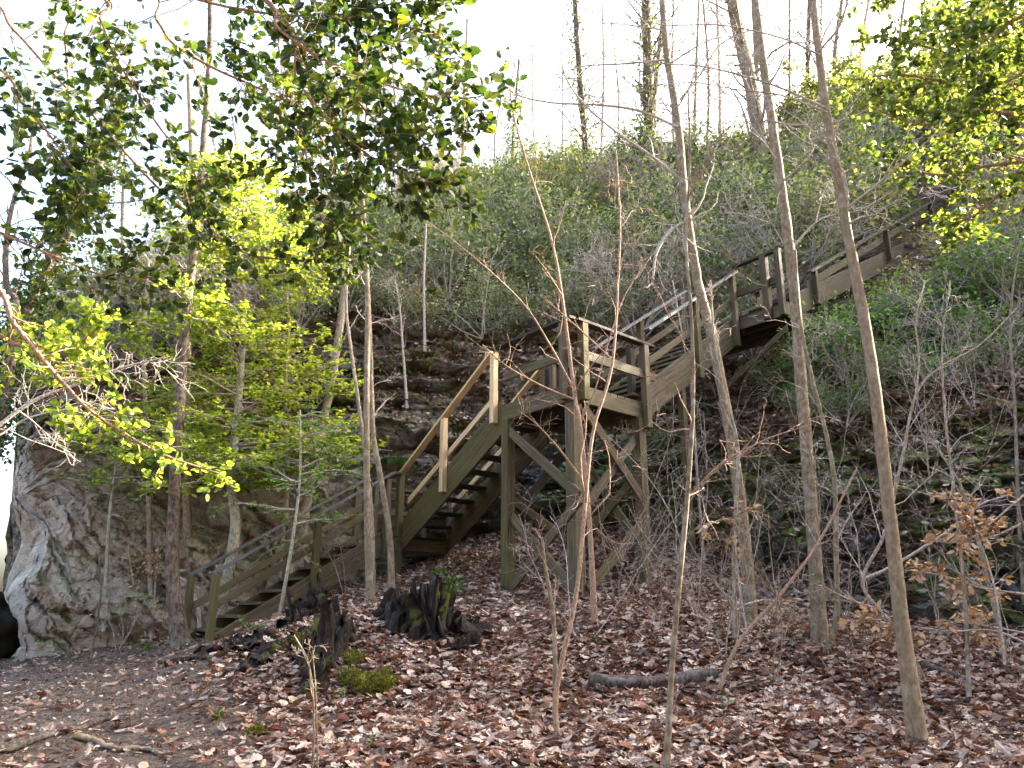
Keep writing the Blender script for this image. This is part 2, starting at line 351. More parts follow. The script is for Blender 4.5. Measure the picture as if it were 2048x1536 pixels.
sl = slice(R_CB-2, R_S+2); Xs, Ys_, Zs = X[sl], Y[sl], zz[sl]; wx = .25*fbm(Xs*2, Ys_*2, Zs*2, 3)
cv, cd = cells(Xs*.8+wx, Ys_*.6, Zs*4.2+wx); cv2, cd2 = cells(Xs*2.3+wx, Ys_*1.5+4, Zs*9+wx)
blk = np.zeros_like(X); blk[sl] = .34*cv+.13*cv2-.12*np.exp(-(cd/.09)**2)-.05*np.exp(-(cd2/.12)**2)
ru, rv = (Xs*.77-Zs*.64), (Xs*.64+Zs*.77); cw, ce_ = cells(ru*.55+wx, Ys_*.5, rv*1.9+wx); cw2, ce2 = cells(ru*2.+wx, Ys_*1.6, rv*4.6+wx)
blw = np.zeros_like(X); blw[sl] = (1-.7*edge[sl])*(.34*cw+.13*cw2-.13*np.exp(-(ce_/.06)**2)-.05*np.exp(-(ce2/.1)**2))
disp = amp*((strata*.75+blk*1.2)*(1-westness)+(massive*.6+blw)*westness)
ux, uy = X/np.maximum(rad, .1), Y/np.maximum(rad, .1)
X = X-ux*disp; Y = Y-uy*disp
X = X+edge*(.42*fbm(0*X+1.7, Y*.5, Z*1.1, 4)+.1)
Z = Z+amp*(.07*fbm(X*3, Y*3, Z*3+2, 3))+amp*np.clip(rowid[:, None]-7, 0, 1)*(.12*np.round(4*vnoise(X*.7, Y*.7, 0*X+9))/2)
hm = np.clip((rowid-8)/.5, 0, 1)[:, None]*near
Z = Z+hm*.35*fbm(X*.4, Y*.4, 0*X+3, 4)
# jagged west end of the outcrop
T = np.stack([X, Y, Z], -1)
NC = T.shape[1]
def terr(r0, r1, name, mat):
    mb = MB(); nr = r1-r0+1; i = np.arange(nr-1)[:, None]; j = np.arange(NC-1)[None, :]
    q = np.stack([i*NC+j, i*NC+j+1, (i+1)*NC+j+1, (i+1)*NC+j], -1).reshape(-1, 4)
    mb.add(T[r0:r1+1].reshape(-1, 3), q); o = mb.build(name, mat, None, name != 'cliff'); tag(o, kind='structure'); return o
# the first ring closes under the photographer's feet
T[0] = T[0]*[0, 0, 0]+[0, 0, -.02]
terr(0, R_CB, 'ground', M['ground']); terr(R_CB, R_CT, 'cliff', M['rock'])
tt = MB(); hill = terr(R_CT, len(T)-1, 'hillside', M['soil'])
i = np.arange(len(T)-1)[:, None]; j = np.arange(NC-1)[None, :]
Q = np.stack([i*NC+j, i*NC+j+1, (i+1)*NC+j+1, (i+1)*NC+j], -1).reshape(-1, 4)
BV = BVHTree.FromPolygons([tuple(p) for p in T.reshape(-1, 3)], [tuple(q) for q in Q.tolist()])
def hit(px, py, default=9.):
    h = BV.ray_cast(Vector(EYE), Vector(U(ray(px, py))))
    return np.array(h[0]) if h[0] is not None else P(px, py, default)
def gz(x, y):
    h = BV.ray_cast(Vector((x, y, 60)), Vector((0, 0, -1))); return h[0].z if h[0] is not None else 0.
# ------------------------------------------------------------------ curves and tubes
def smooth(pts, n=8):
    p = np.array(pts, float)
    if len(p) < 3: 
        return p[0]+(p[1]-p[0])*np.linspace(0, 1, n+1)[:, None]
    q = np.vstack([2*p[0]-p[1], p, 2*p[-1]-p[-2]]); out = []
    for k in range(1, len(q)-2):
        a, b, c, d = q[k-1:k+3]
        for t in np.arange(n)/n:
            out.append(.5*((2*b)+(-a+c)*t+(2*a-5*b+4*c-d)*t*t+(-a+3*b-3*c+d)*t**3))
    out.append(p[-1]); return np.array(out)
def tube(mb, pts, rad, n=8, rough=0., cap=True, r=0.):
    p = np.asarray(pts, float); k = len(p); rad = np.broadcast_to(np.asarray(rad, float), (k,))
    tg = np.gradient(p, axis=0); tg /= np.maximum(1e-9, np.linalg.norm(tg, axis=1))[:, None]
    ref = np.array([0, 1., 0]) if abs(tg[0][1]) < .9 else np.array([1., 0, 0])
    a = np.cross(tg, ref); a /= np.maximum(1e-9, np.linalg.norm(a, axis=1))[:, None]; b = np.cross(tg, a)
    th = np.arange(n)/n*2*np.pi
    R = rad[:, None]*np.ones(n)[None, :]
    if rough:
        L = np.concatenate([[0], np.cumsum(np.linalg.norm(np.diff(p, axis=0), axis=1))])
        R = R*(1+rough*fbm(np.cos(th)[None, :]*1.3+p[0, 0]+0*R, np.sin(th)[None, :]*1.3+0*R, L[:, None]*2.+0*R, 3))
    V = p[:, None]+a[:, None]*(np.cos(th)[None, :]*R)[..., None]+b[:, None]*(np.sin(th)[None, :]*R)[..., None]
    i = np.arange(k-1)[:, None]; j = np.arange(n)[None, :]
    q = np.stack([i*n+j, i*n+(j+1) % n, (i+1)*n+(j+1) % n, (i+1)*n+j], -1).reshape(-1, 4)
    mb.add(V.reshape(-1, 3), q, r)
    if cap and n > 3:
        e = V[-1]; mb.add(e, [list(range(n))], r)
def rvec(): return U(rng.normal(size=3))
def wiggle(p, d, L, seg, w, droop=0.):
    pts = [np.array(p)]; d = U(d)
    for k in range(seg):
        d = U(d+w*rng.normal(size=3)+np.array([0, 0, droop])); pts.append(pts[-1]+d*L/seg)
    return np.array(pts)
def twigs(mb, pts, r0, n, L, spread_=.8, level=2, tmin=.2, up=.25, tips=None, w=.22, sides=4, rmin=.0022):
    pts = np.asarray(pts)
    for _ in range(n):
        t = tmin+(1-tmin)*rng.random()**.8; k = min(len(pts)-2, int(t*(len(pts)-1)))
        tg = U(pts[k+1]-pts[k]); p = pts[k]+(pts[k+1]-pts[k])*rng.random()
        d = U(tg*.6+spread_*rvec()+np.array([0, 0, up])); l = L*(.5+.8*rng.random())*(1.15-.6*t)
        q = wiggle(p, d, l, 5, w); rr = max(rmin, min(r0*.5*(1.2-t), max(.012, r0*.28)))
        q2 = q if level else q
        tube(mb, q2, np.linspace(rr, max(rmin*.7, rr*.35), len(q2)), sides, cap=False)
        if tips is not None: tips.append(q)
        if level > 0: twigs(mb, q, rr, int(2+rng.random()*2.5), L*.5, spread_, level-1, .2, up*.6, tips, w, 3, rmin)
# ------------------------------------------------------------------ leaves
def halves(out, z=.25, curl=0.):
    out = np.array(out); Lh = np.c_[out, z*out[:, 1]+curl*(out[:, 0]-.5)**2*4*.25]; Rh = Lh.copy(); Rh[:, 1] *= -1
    n = len(out); V = np.vstack([Lh, Rh[1:-1]])
    f1 = list(range(n)); f2 = [0]+[n-1]+[n+k for k in range(n-3, -1, -1)]
    return V, np.array([f1[::-1], f2[::-1]])
LEAF = {'simple': halves([(0, 0), (.35, .24), (.72, .19), (1, 0)], .3),
        'round': halves([(0, 0), (.2, .26), (.5, .34), (.8, .24), (1, 0)], .2),
        'holly': halves([(0, 0), (.1, .17), (.2, .2), (.3, .32), (.4, .27), (.54, .34), (.62, .27), (.78, .25), (.84, .15), (1, 0)], .32),
        'oak': halves([(0, 0), (.2, .17), (.32, .1), (.48, .3), (.6, .14), (.76, .22), (1, 0)], .5, .9),
        'beech': halves([(0, 0), (.25, .22), (.6, .24), (1, 0)], .55, .7), 'flat': halves([(0, 0), (.3, .25), (.7, .22), (1, 0)], .15, .3)}
def leaves(mb, c, tdir, nrm, size, kind, rnd=None):
    c = np.asarray(c, float); n = len(c)
    if n == 0: return
    V, Fc = LEAF[kind]; t = tdir/np.maximum(1e-9, np.linalg.norm(tdir, axis=1))[:, None]
    b = np.cross(nrm, t); b /= np.maximum(1e-9, np.linalg.norm(b, axis=1))[:, None]; nn = np.cross(t, b)
    s = np.broadcast_to(np.asarray(size, float), (n,))[:, None, None]
    W = c[:, None]+s*(V[None, :, 0:1]*t[:, None]+V[None, :, 1:2]*b[:, None]+V[None, :, 2:3]*nn[:, None])
    Fa = (np.arange(n)[:, None, None]*len(V)+Fc[None]).reshape(-1, Fc.shape[1])
    rr = np.repeat(rng.random(n) if rnd is None else rnd, 2)
    mb.add(W.reshape(-1, 3), Fa, rr)
def leaf_twigs(mb, tips, per, size, kind, upn=.8, jit=.3, droop=0., rfun=None):
    C, Tn, Nn = [], [], []
    for q in tips:
        n = int(per*(.6+.8*rng.random())); 
        t = .15+.85*rng.random(n); k = np.minimum((t*(len(q)-1)).astype(int), len(q)-2); f = t*(len(q)-1)-k
        p = q[k]+(q[k+1]-q[k])*f[:, None]; tg = q[k+1]-q[k]; tg /= np.maximum(1e-9, np.linalg.norm(tg, axis=1))[:, None]
        sd = np.cross(tg, [0, 0, 1.])*np.where(rng.random(n) < .5, 1, -1)[:, None]
        C.append(p+rng.normal(size=(n, 3))*.008); Tn.append(tg*.6+sd*.9+rng.normal(size=(n, 3))*jit+[0, 0, droop]); Nn.append(np.array([0, 0, upn])+rng.normal(size=(n, 3))*(.25+jit))
    if not C: return
    C = np.concatenate(C); Tn = np.concatenate(Tn); Nn = np.concatenate(Nn)
    leaves(mb, C, Tn, Nn, size*(.65+.7*rng.random(len(C))), kind, None if rfun is None else rfun(C))
# ------------------------------------------------------------------ STAIRCASE
ZD = P(1146, 800, 9.8)[2]; N = P(1146, 800, 9.8); L = onz(1004, 842, ZD); R = onz(1291, 838, ZD)
B = L+R-N; d1 = U(R-N); d2 = U(N-L); z_ = np.array([0, 0, 1.])
stair = thing('wooden_staircase', 'weathered wooden staircase zigzagging up the hillside with braced landing tower', 'staircase', (L[0], L[1], gz(L[0], L[1])))
def beam(name, p, q, w, wd, h, hd, mat, parent=stair, bev=.006):
    # prism from p to q; w,h sizes, wd,hd direction vectors of the section; p,q are the section centre
    p, q, wd, hd = (np.asarray(v, float) for v in (p, q, wd, hd)); a = wd*w/2; b = hd*h/2
    V = [p-a-b, p+a-b, p+a+b, p-a+b, q-a-b, q+a-b, q+a+b, q-a+b]; Ln = np.linalg.norm(q-p); o = rng.random()*9
    Fc = [[0, 1, 5, 4], [1, 2, 6, 5], [2, 3, 7, 6], [3, 0, 4, 7], [3, 2, 1, 0], [4, 5, 6, 7]]; uv = []
    for k, s in enumerate((w, h, w, h)): uv += [[o, k], [o, k+s], [o+Ln, k+s], [o+Ln, k]]
    uv += [[o, 5], [o+.02, 5], [o+.02, 5+h], [o, 5+h]]*2
    mb = MB(); mb.add(V, Fc, rng.random(), uv); ob = mb.build(name, mat, parent, False)
    if bev:
        md = ob.modifiers.new('edge', 'BEVEL'); md.width = bev; md.segments = 2; md.limit_method = 'ANGLE'
    return ob
PW = .095
def post(p, zb, zt, mat, name='post', w=PW): return beam(name, [p[0], p[1], zb], [p[0], p[1], zt], w, d1, w, d2, mat)
def landing(c0, a, b, z, mat, nboards, name='landing'):
    # c0 corner, a,b edge vectors, z underside of rim; deck boards run along a
    o = MB(); root = None
    e = .04; ua, ub = U(a), U(b); H_ = .2
    bd = beam(name, c0+a/2+z_*.235-a/2+ua*.0, c0+a+z_*.235, 0.001, ub, .001, z_, mat) if False else None
    n = nboards; wb = np.linalg.norm(b)/n; mbd = MB()
    for k in range(n):
        q0 = c0+ub*(wb*(k+.5))+z_*(H_+.02); q1 = q0+a
        aa = ub*(wb-.012)/2; bb = z_*.019; V = [q0-aa-bb, q0+aa-bb, q0+aa+bb, q0-aa+bb, q1-aa-bb, q1+aa-bb, q1+aa+bb, q1-aa+bb]
        ln = np.linalg.norm(a); uv = [[0, k*.2], [0, k*.2+.14], [ln, k*.2+.14], [ln, k*.2]]*6
        mbd.add(V, [[0, 1, 5, 4], [1, 2, 6, 5], [2, 3, 7, 6], [3, 0, 4, 7], [3, 2, 1, 0], [4, 5, 6, 7]], k/n, uv)
    dk = mbd.build(name, mat, stair, False)
    sub = dk
    for p_, q_, wd in ((c0, c0+a, ub), (c0+b, c0+a+b, ub)):
        s = 1 if p_ is c0 else -1
        ob = beam('rim_board', p_+z_*.1+wd*s*.02, q_+z_*.1+wd*s*.02, .04, wd, .2, z_, M['wood']); ob.parent = sub
    for p_, q_, s in ((c0, c0+b, 1), (c0+a, c0+a+b, -1)):
        ob = beam('rim_board', p_+z_*.1+ub*.042+ua*s*.02, q_+z_*.1-ub*.042+ua*s*.02, .04, ua, .2, z_, M['wood']); ob.parent = sub
    for k in (1, 2):
        ob = beam('joist', c0+b*k/3+ua*.05+z_*.09, c0+a+b*k/3-ua*.05+z_*.09, .04, ub, .17, z_, M['darkwood']); ob.parent = sub
    return dk
W2 = float(np.linalg.norm(R-N)); 
LW = .98                                     # stair width
landing(N, L-N, R-N, ZD, M['wood'], 10)
zt2 = ZD+.24
# --- flight 2: from landing one up to L, along d2; near stringer in the plane of L-N
E_t = onplane(815, 1025, L, d2); E_b = onplane(803, 1084, L, d2); Lt = onplane(1001, 800, L, d2); Lb = onplane(1001, 868, L, d2)
def stringer(p, q, vert, side, mat, t=.045):
    # p,q top-edge points; vert = vertical depth; side = unit vector away from which the thickness goes
    return beam('stringer', p-z_*vert/2+side*t/2, q-z_*vert/2+side*t/2, t, side, vert, z_, mat)
v2 = (Lt[2]-Lb[2])
sl2 = (Lt[2]-E_t[2])/np.linalg.norm((Lt-E_t)[:2])
# bottom of flight two: where the stringer's underside meets landing one
E = onplane(803, 1084, L, d2)
Z1 = E[2]+.10                                # deck level of landing one (top)
tE = (E-L)[:2]@d2[:2]
def f2pt(t, dz=0.): return np.array([L[0]+d2[0]*t, L[1]+d2[1]*t, Lt[2]+sl2*t+dz])
stringer(f2pt(tE+.02), f2pt(0), v2, d1, M['mosswood']); stringer(f2pt(tE+.02)+d1*LW, f2pt(0)+d1*LW, v2, -d1, M['wood'])
nt = 8
for k in range(1, nt+1):
    zz_ = Z1+(zt2-Z1)*k/(nt+1); t = (zz_-(Lt[2]-.1))/sl2
    c = f2pt(t); c[2] = zz_
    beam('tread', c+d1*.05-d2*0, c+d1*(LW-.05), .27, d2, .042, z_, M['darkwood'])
# railing of flight two, new lumber
def railset(p, q, off, mat, matr, hi, lo, cap=True):
    pass
o2 = -d1*.05
pm = onplane(890, 985, L, d2); tm = (pm-L)[:2]@d2[:2]
tl = (onplane(992, 850, L, d2)-L)[:2]@d2[:2]
Rl = onplane(991, 706, L, d2); Rb = onplane(806, 950, L, d2)
Mid1 = onplane(992, 790, L, d2); Mid0 = onplane(815, 1002, L, d2)
def lerp_t(a, b, t):
    ta = (a-L)[:2]@d2[:2]; tb = (b-L)[:2]@d2[:2]; return a+(b-a)*(t-ta)/(tb-ta)
for tq, zlo, zhi in ((tl, onplane(992, 848, L, d2)[2], lerp_t(Rl, Rb, tl)[2]-.03), (tm, onplane(888, 985, L, d2)[2], lerp_t(Rl, Rb, tm)[2]-.03)):
    p_ = L+d2*tq+o2; post(p_, zlo, zhi, M['newwood'])
for off, vis in ((o2*.0-d1*.045, 1), (d1*(LW+.05), 0)):
    s_ = off if vis else off
    hr = beam('handrail', Rb+off+z_*.0, Rl+off, .12, d1, .04, U(np.cross(Rl-Rb, d1)) if U(np.cross(Rl-Rb, d1))[2] > 0 else -U(np.cross(Rl-Rb, d1)), M['newwood'])
    beam('mid_rail', Mid0+off+d1*(.07 if vis else -.07), Mid1+off+d1*(.07 if vis else -.07), .04, d1, .1, z_, M['newwood'])
for tq in (tl, tm):
    p_ = L+d2*tq+d1*(LW+.05); post(p_, f2pt(tq)[2]-.3, lerp_t(Rl, Rb, tq)[2]-.03, M['wood'])
# --- landing one: from E along d1 (flight two leaves over this edge), depth towards -d2
A1 = E+d1*(-.12); A1[2] = Z1-.24
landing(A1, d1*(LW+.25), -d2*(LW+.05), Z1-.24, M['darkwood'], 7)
a0 = np.array([E[0], E[1], 0.])
post(E+o2*.6-d2*.06, gz(E[0], E[1])-.2, onplane(806, 950, L, d2)[2]-.02, M['mosswood'], w=.11)
for q in (A1+d1*(LW+.2)-d2*.07, A1+d1*.1-d2*(LW-.05), A1+d1*(LW+.2)-d2*(LW-.05)):
    post(q, gz(q[0], q[1])-.2, Z1-.04 if q is not None else 0, M['darkwood'])
q1_ = A1+d1*(LW+.2)-d2*.07; q0_ = E-d2*.12
beam('brace', q0_+z_*(gz(*q0_[:2])+.1-q0_[2]), q1_*[1, 1, 0]+z_*(Z1-.3), .04, d2, .12, U(np.cross(d2, q1_-q0_)), M['darkwood'])
beam('brace', q1_*[1, 1, 0]+z_*(gz(*q1_[:2])+.1)+d2*.05, q0_*[1, 1, 0]+z_*(Z1-.3)+d2*.05, .04, d2, .12, U(np.cross(d2, q1_-q0_)), M['darkwood'])
# --- flight 1 in plane through E along d1
T1 = onplane(762, 1064, E, d1); B1 = onplane(425, 1271, E, d1)
sl1 = (T1[2]-onplane(451, 1255, E, d1)[2])/np.linalg.norm((T1-onplane(451, 1255, E, d1))[:2])
def s1(px, py): return (onplane(px, py, E, d1)-E)[:2]@d1[:2]
def f1pt(s, dz=0.): return np.array([E[0]+d1[0]*s, E[1]+d1[1]*s, T1[2]+sl1*(s-s1(762, 1064))+dz])
v1 = onplane(763, 1064, E, d1)[2]-onplane(763, 1112, E, d1)[2]
sA, sB = s1(763, 1064), s1(452, 1255)
stringer(f1pt(sB-.25), f1pt(sA), v1, -d2, M['wood']); stringer(f1pt(sB-.25)-d2*LW, f1pt(sA)-d2*LW, v1, d2, M['wood'])
zb1 = f1pt(sB-.3)[2]-.05; n1 = 9
for k in range(0, n1):
    zz_ = zb1+(Z1-zb1)*k/n1; s = s1(762, 1064)+(zz_+.05-T1[2])/sl1
    c = f1pt(s); c[2] = zz_
    beam('tread', c-d2*.05, c-d2*(LW-.05), .27, d1, .042, z_, M['wood'])
for off, pxs in ((d2*.05, [(430, 1146, 1285), (634, 1036, 1190), (774, 957, 1110)]), (-d2*(LW+.05), [(430, 1146, 1285), (634, 1036, 1190), (774, 957, 1110)])):
    for px, yt_, yb_ in pxs:
        s = s1(px, yt_); a_ = onplane(px, yt_, E, d1); p_ = np.array([E[0]+d1[0]*s, E[1]+d1[1]*s, 0])+off
        zl = min(f1pt(s)[2]-v1-.02, 99); zl = gz(p_[0], p_[1])-.1 if px < 700 else zl
        post(p_, zl, a_[2]-.02, M['mosswood'] if px != 774 else M['wood'], w=.1)
    r0 = onplane(428, 1145, E, d1); r1 = onplane(786, 946, E, d1)
    beam('handrail', r0+off-U(r1-r0)*.04, r1+off, .11, d2, .04, U(np.cross(d2, r1-r0))*(1 if U(np.cross(d2, r1-r0))[2] > 0 else -1), M['railwood'])
    m0 = onplane(430, 1212, E, d1); m1 = onplane(778, 1003, E, d1); so = -1 if off@d2 > 0 else 1
    beam('mid_rail', m0+off+so*d2*.07, m1+off+so*d2*.07, .04, d2, .12, z_, M['wood'])
zr = onplane(786, 946, E, d1)
beam('handrail', zr+d2*.05, (Rb*[1, 1, 0]+z_*zr[2])+o2, .10, U(np.cross(z_, d1)), .04, z_, M['railwood'])
for hh in (.93, .5):
    f0 = A1-d2*(LW+.02); beam('mid_rail' if hh < .6 else 'handrail', f0+z_*(.24+hh), f0+d1*(LW+.2)+z_*(.24+hh), .04 if hh < .6 else .1, d2, .1 if hh < .6 else .04, z_, M['wood'])
    f1 = f0+d1*(LW+.22); beam('mid_rail' if hh < .6 else 'handrail', f1+z_*(.24+hh), f1+d2*(LW)+z_*(.24+hh), .04 if hh < .6 else .1, d1, .1 if hh < .6 else .04, z_, M['wood'])
for q in (A1+d1*(LW+.2)-d2*.07, A1+d1*.1-d2*(LW-.05), A1+d1*(LW+.2)-d2*(LW-.05)): post(q+d2*.002, Z1, Z1+.95, M['wood'], w=.085)
# --- tower posts and braces
HR = 1.0
def post_at(p, inset, ztop, mat, w=.135):
    q = p+inset; return post(q, gz(q[0], q[1])-.3, ztop, mat, w=w)
iL, iN, iR, iB = d2*.11+d1*.03, -d2*.10+d1*.10, -d2*.05-d1*.11, d2*.1-d1*.1
post_at(L, iL, ZD-.003, M['mosswood'], .15); post_at(N, iN, ZD-.003, M['wood'], .17); post_at(R, iR, ZD-.003, M['wood'], .15); post_at(B, iB, ZD-.003, M['mosswood'], .14)
zN = onplane(1148, 637, N, d2)[2]; zRt = onplane(1286, 687, N, d1)[2]; zLt = onplane(992, 706, L, d2)[2]
zcap = (zN+zLt+zRt)/3
def rp(p, off, mat=M['wood'], w=PW, lo=None): return post(p+off, ZD+.02 if lo is None else lo, zcap-.02, mat, w=w)
rp(N, -d2*.12-d1*.05); rp(N, d1*.18+d2*.05, M['mosswood'], .11); rp(R, d2*.052-d1*.02, M['wood'], .11, ZD-.15); rp(R, -d2*.2+d1*.0-d1*.05, M['darkwood']); rp(L, d1*(LW+.1)+d2*0, M['wood']); rp(B, -d1*.05+d2*.05); rp(B, -d2*.05-d1*.25)
def caprail(a, b, wd, mat=M['darkwood']): beam('handrail', a, b, .13, wd, .042, z_, mat)
Lz, Nz, Rz, Bz = (q*[1, 1, 0]+z_*zcap for q in (L, N, R, B))
caprail(Lz-d1*.05-d2*.12, Nz+d2*.08-d1*.05, d1); caprail(Nz+d1*.04+d2*.045, Rz+d1*.18+d2*.045, d2)
zm = zcap-.47
for a_, b_, wd, sg in ((Lz, Nz, d1, 1), (Nz, Rz, d2, -1)):
    a_ = a_*[1, 1, 0]+z_*zm; b_ = b_*[1, 1, 0]+z_*zm
    beam('mid_rail', a_+(0 if sg == 1 else d2*.05)-(d1*.0 if sg == 1 else 0)+U(b_-a_)*.04, b_+(0 if sg == 1 else d2*.05)+U(b_-a_)*(0.02 if sg == 1 else .2), .04, wd, .13, z_, M['wood'])
beam('mid_rail', Lz*[1, 1, 0]+z_*zm+d1*(LW+.1), Bz*[1, 1, 0]+z_*zm, .04, d2, .1, z_, M['wood'])
caprail(Lz+d1*(LW+.1), Bz, d2, M['railwood'])
def brace(p, q, thick, mat, w=.13): 
    ax = U(q-p); beam('brace', p, q, .04, thick, w, U(np.cross(ax, thick)), mat)
o = -d1*.06
gL, gN, gR, gB = (np.array([q[0], q[1], gz(q[0], q[1])]) for q in (L, N, R, B))
def pl(px, py, p, d, off): return onplane(px, py, p+off, d)
oL = d1*.0
brace(pl(1008, 852, L, d2, oL), pl(1158, 990, L, d2, oL), d1, M['wood']); brace(pl(1160, 998, L, d2, oL), pl(1012, 1188, L, d2, oL), d1, M['wood'])
brace(pl(1022, 1032, L, d2, d1*.05), pl(1158, 1192, L, d2, d1*.05), d1, M['wood'])
oR = d2*.0
brace(pl(1168, 815, N, d1, oR), pl(1294, 1012, N, d1, oR), d2, M['wood']); brace(pl(1294, 1035, N, d1, oR), pl(1176, 1180, N, d1, oR), d2, M['wood'])
brace(pl(1176, 1005, N, d1, -d2*.06), pl(1290, 850, N, d1, -d2*.06), d2, M['wood'])
mB = lambda q, f: q*[1, 1, 0]+z_*(gz(q[0], q[1])+f)
brace(mB(B-d1*.1, .2)+d2*.0, mB(R-d1*.1, 1.6), d1, M['mosswood']); brace(mB(B-d1*.05, 1.9), mB(R-d1*.05, .3), d1, M['wood'])
brace(mB(L+d2*.1, .9), mB(B+d2*.1, 2.3)-z_*.35, d2, M['darkwood']); brace(mB(L+d2*.14, 1.3), mB(B+d2*.14, .2), d2, M['wood'])
# --- flight 3, plane through R along d1
def s3(px, py): return (onplane(px, py, R, d1)-R)[:2]@d1[:2]
T3 = onplane(1466, 636, R, d1); B3 = onplane(1296, 764, R, d1); sl3 = (T3[2]-B3[2])/np.linalg.norm((T3-B3)[:2]); v3 = B3[2]-onplane(1297, 833, R, d1)[2]
def f3pt(s, dz=0.): return np.array([R[0]+d1[0]*s, R[1]+d1[1]*s, B3[2]+sl3*(s-s3(1296, 764))+dz])
sT = s3(1470, 636); W3 = min(1.05, float(np.linalg.norm(L-N))-.1)
stringer(f3pt(.0), f3pt(sT), v3, -d2, M['wood']); stringer(f3pt(.0)-d2*W3, f3pt(sT)-d2*W3, v3, d2, M['wood'])
Z3 = f3pt(sT)[2]-.03; n3 = 11
for k in range(0, n3):
    zz_ = zt2+(Z3-zt2)*(k+.6)/n3; s = s3(1296, 764)+(zz_+.08-B3[2])/sl3; c = f3pt(s); c[2] = zz_
    beam('tread', c-d2*.05, c-d2*(W3-.05), .2, d1, .042, z_, M['wood'])
for vis in (1, 0):
    off = d2*.05 if vis else -d2*(W3+.05)
    r0 = onplane(1288, 662, R, d1); r1 = onplane(1466, 546, R, d1); up_ = U(np.cross(d2, r1-r0)); up_ = up_*(1 if up_[2] > 0 else -1)
    beam('handrail', r0+off, r1+off, .12, d2, .042, up_, M['railwood'])
    m0 = onplane(1300, 722, R, d1); m1 = onplane(1462, 604, R, d1)
    beam('mid_rail', m0+off-np.sign(off@d2)*d2*.07, m1+off-np.sign(off@d2)*d2*.07, .04, d2, .12, z_, M['wood'])
    for px in (1370, 1384, 1462) if vis else (1380, 1462):
        s = s3(px, 600); p_ = R+d1*s+off; zr_ = (r0+(r1-r0)*((s-(r0-R)[:2]@d1[:2])/((r1-r0)[:2]@d1[:2])))[2]
        if px != 1370: post(p_, f3pt(s)[2]-v3-.02 if px == 1384 else f3pt(s)[2]-v3, zr_-.03, M['wood'] if px > 1400 else M['mosswood'], w=.1)
p_ = R+d1*s3(1368, 700)-d2*.1; post(p_, gz(p_[0], p_[1])-.3, f3pt(s3(1368, 700))[2]-v3+.02, M['wood'], w=.1)
# --- landing three and flight four
Gc = f3pt(sT+.02); Gc[2] = onplane(1489, 668, R, d1)[2]; ZG = Gc[2]
Hc = onz(1604, 640, ZG); lg = float((Hc-Gc)[:2]@d2[:2]); Hc = Gc+d2*lg
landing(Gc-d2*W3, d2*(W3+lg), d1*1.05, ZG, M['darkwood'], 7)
zt3 = ZG+.24; zc3 = onplane(1489, 552, R, d1)[2]
for q, t in ((0.02, .1), (lg*.68, .12), (lg*.95, .1)):
    p_ = Gc+d2*q-d1*.05; post(p_, ZG-.01, zc3-.02, M['brownwood'], w=t)
beam('handrail', Gc*[1, 1, 0]+z_*zc3-d1*.03, Gc*[1, 1, 0]+z_*zc3+d2*lg-d1*.03, .1, d1, .04, z_, M['darkwood'])
beam('mid_rail', Gc*[1, 1, 0]+z_*(zc3-.5)+d1*.01, Gc*[1, 1, 0]+z_*(zc3-.5)+d2*lg+d1*.01, .04, d1, .13, z_, M['brownwood'])
for q in (Gc-d2*W3*.9+d1*.9, Gc+d2*lg*.9+d1*.9): post(q, gz(q[0], q[1])-.4, ZG-.003, M['brownwood'], w=.11)
p_ = Gc+d2*lg*.5+d1*.0; pe = onplane(1500, 745, Gc+d1*.1, d2)
beam('brace', onplane(1452, 775, Gc+d1*.1, d2), onplane(1575, 655, Gc+d1*.1, d2), .04, d1, .12, z_, M['brownwood'])
H4 = Hc+d1*1.0
def s4(px, py): return (onplane(px, py, Hc, d1)-Hc)[:2]@d1[:2]
T4 = onplane(1973, 434, Hc, d1); B4 = onplane(1844, 502, Hc, d1); sl4 = (T4[2]-B4[2])/np.linalg.norm((T4-B4)[:2])
def f4pt(s, dz=0.): return np.array([Hc[0]+d1[0]*s, Hc[1]+d1[1]*s, B4[2]+sl4*(s-s4(1844, 502))+dz])    # underside line
s4a = max(.1, (ZG-B4[2])/sl4+s4(1844, 502)); s4b = s4(1975, 434); v4 = .42
stringer(f4pt(s4a, v4), f4pt(s4b, v4), v4, -d2, M['brownwood']); stringer(f4pt(s4a, v4)-d2*W3, f4pt(s4b, v4)-d2*W3, v4, d2, M['brownwood'])
n4 = int((f4pt(s4b)[2]-f4pt(s4a)[2])/.19)
for k in range(1, n4):
    c = f4pt(s4a+(s4b-s4a)*k/n4, v4-.12); beam('tread', c-d2*.05, c-d2*(W3-.05), .26, d1, .042, z_, M['darkwood'])
ra = onplane(1612, 547, Hc, d1); rb = onplane(1882, 392, Hc, d1); rb = ra+(rb-ra)*1.3
for off in (d2*.05, -d2*(W3+.05)):
    up_ = U(np.cross(d2, rb-ra)); up_ = up_*(1 if up_[2] > 0 else -1)
    beam('handrail', ra+off, rb+off, .12, d2, .042, up_, M['darkwood']); sg = np.sign(off@d2)
    beam('mid_rail', ra+off-sg*d2*.07-z_*.22, rb+off-sg*d2*.07-z_*.22, .04, d2, .15, z_, M['brownwood'])
    for f in (.02, .36, .66, .97):
        p_ = ra+(rb-ra)*f+off; s = (p_-Hc)[:2]@d1[:2]; post(p_, f4pt(max(s, s4a))[2]+.03, p_[2]-.03, M['brownwood'], w=.1)
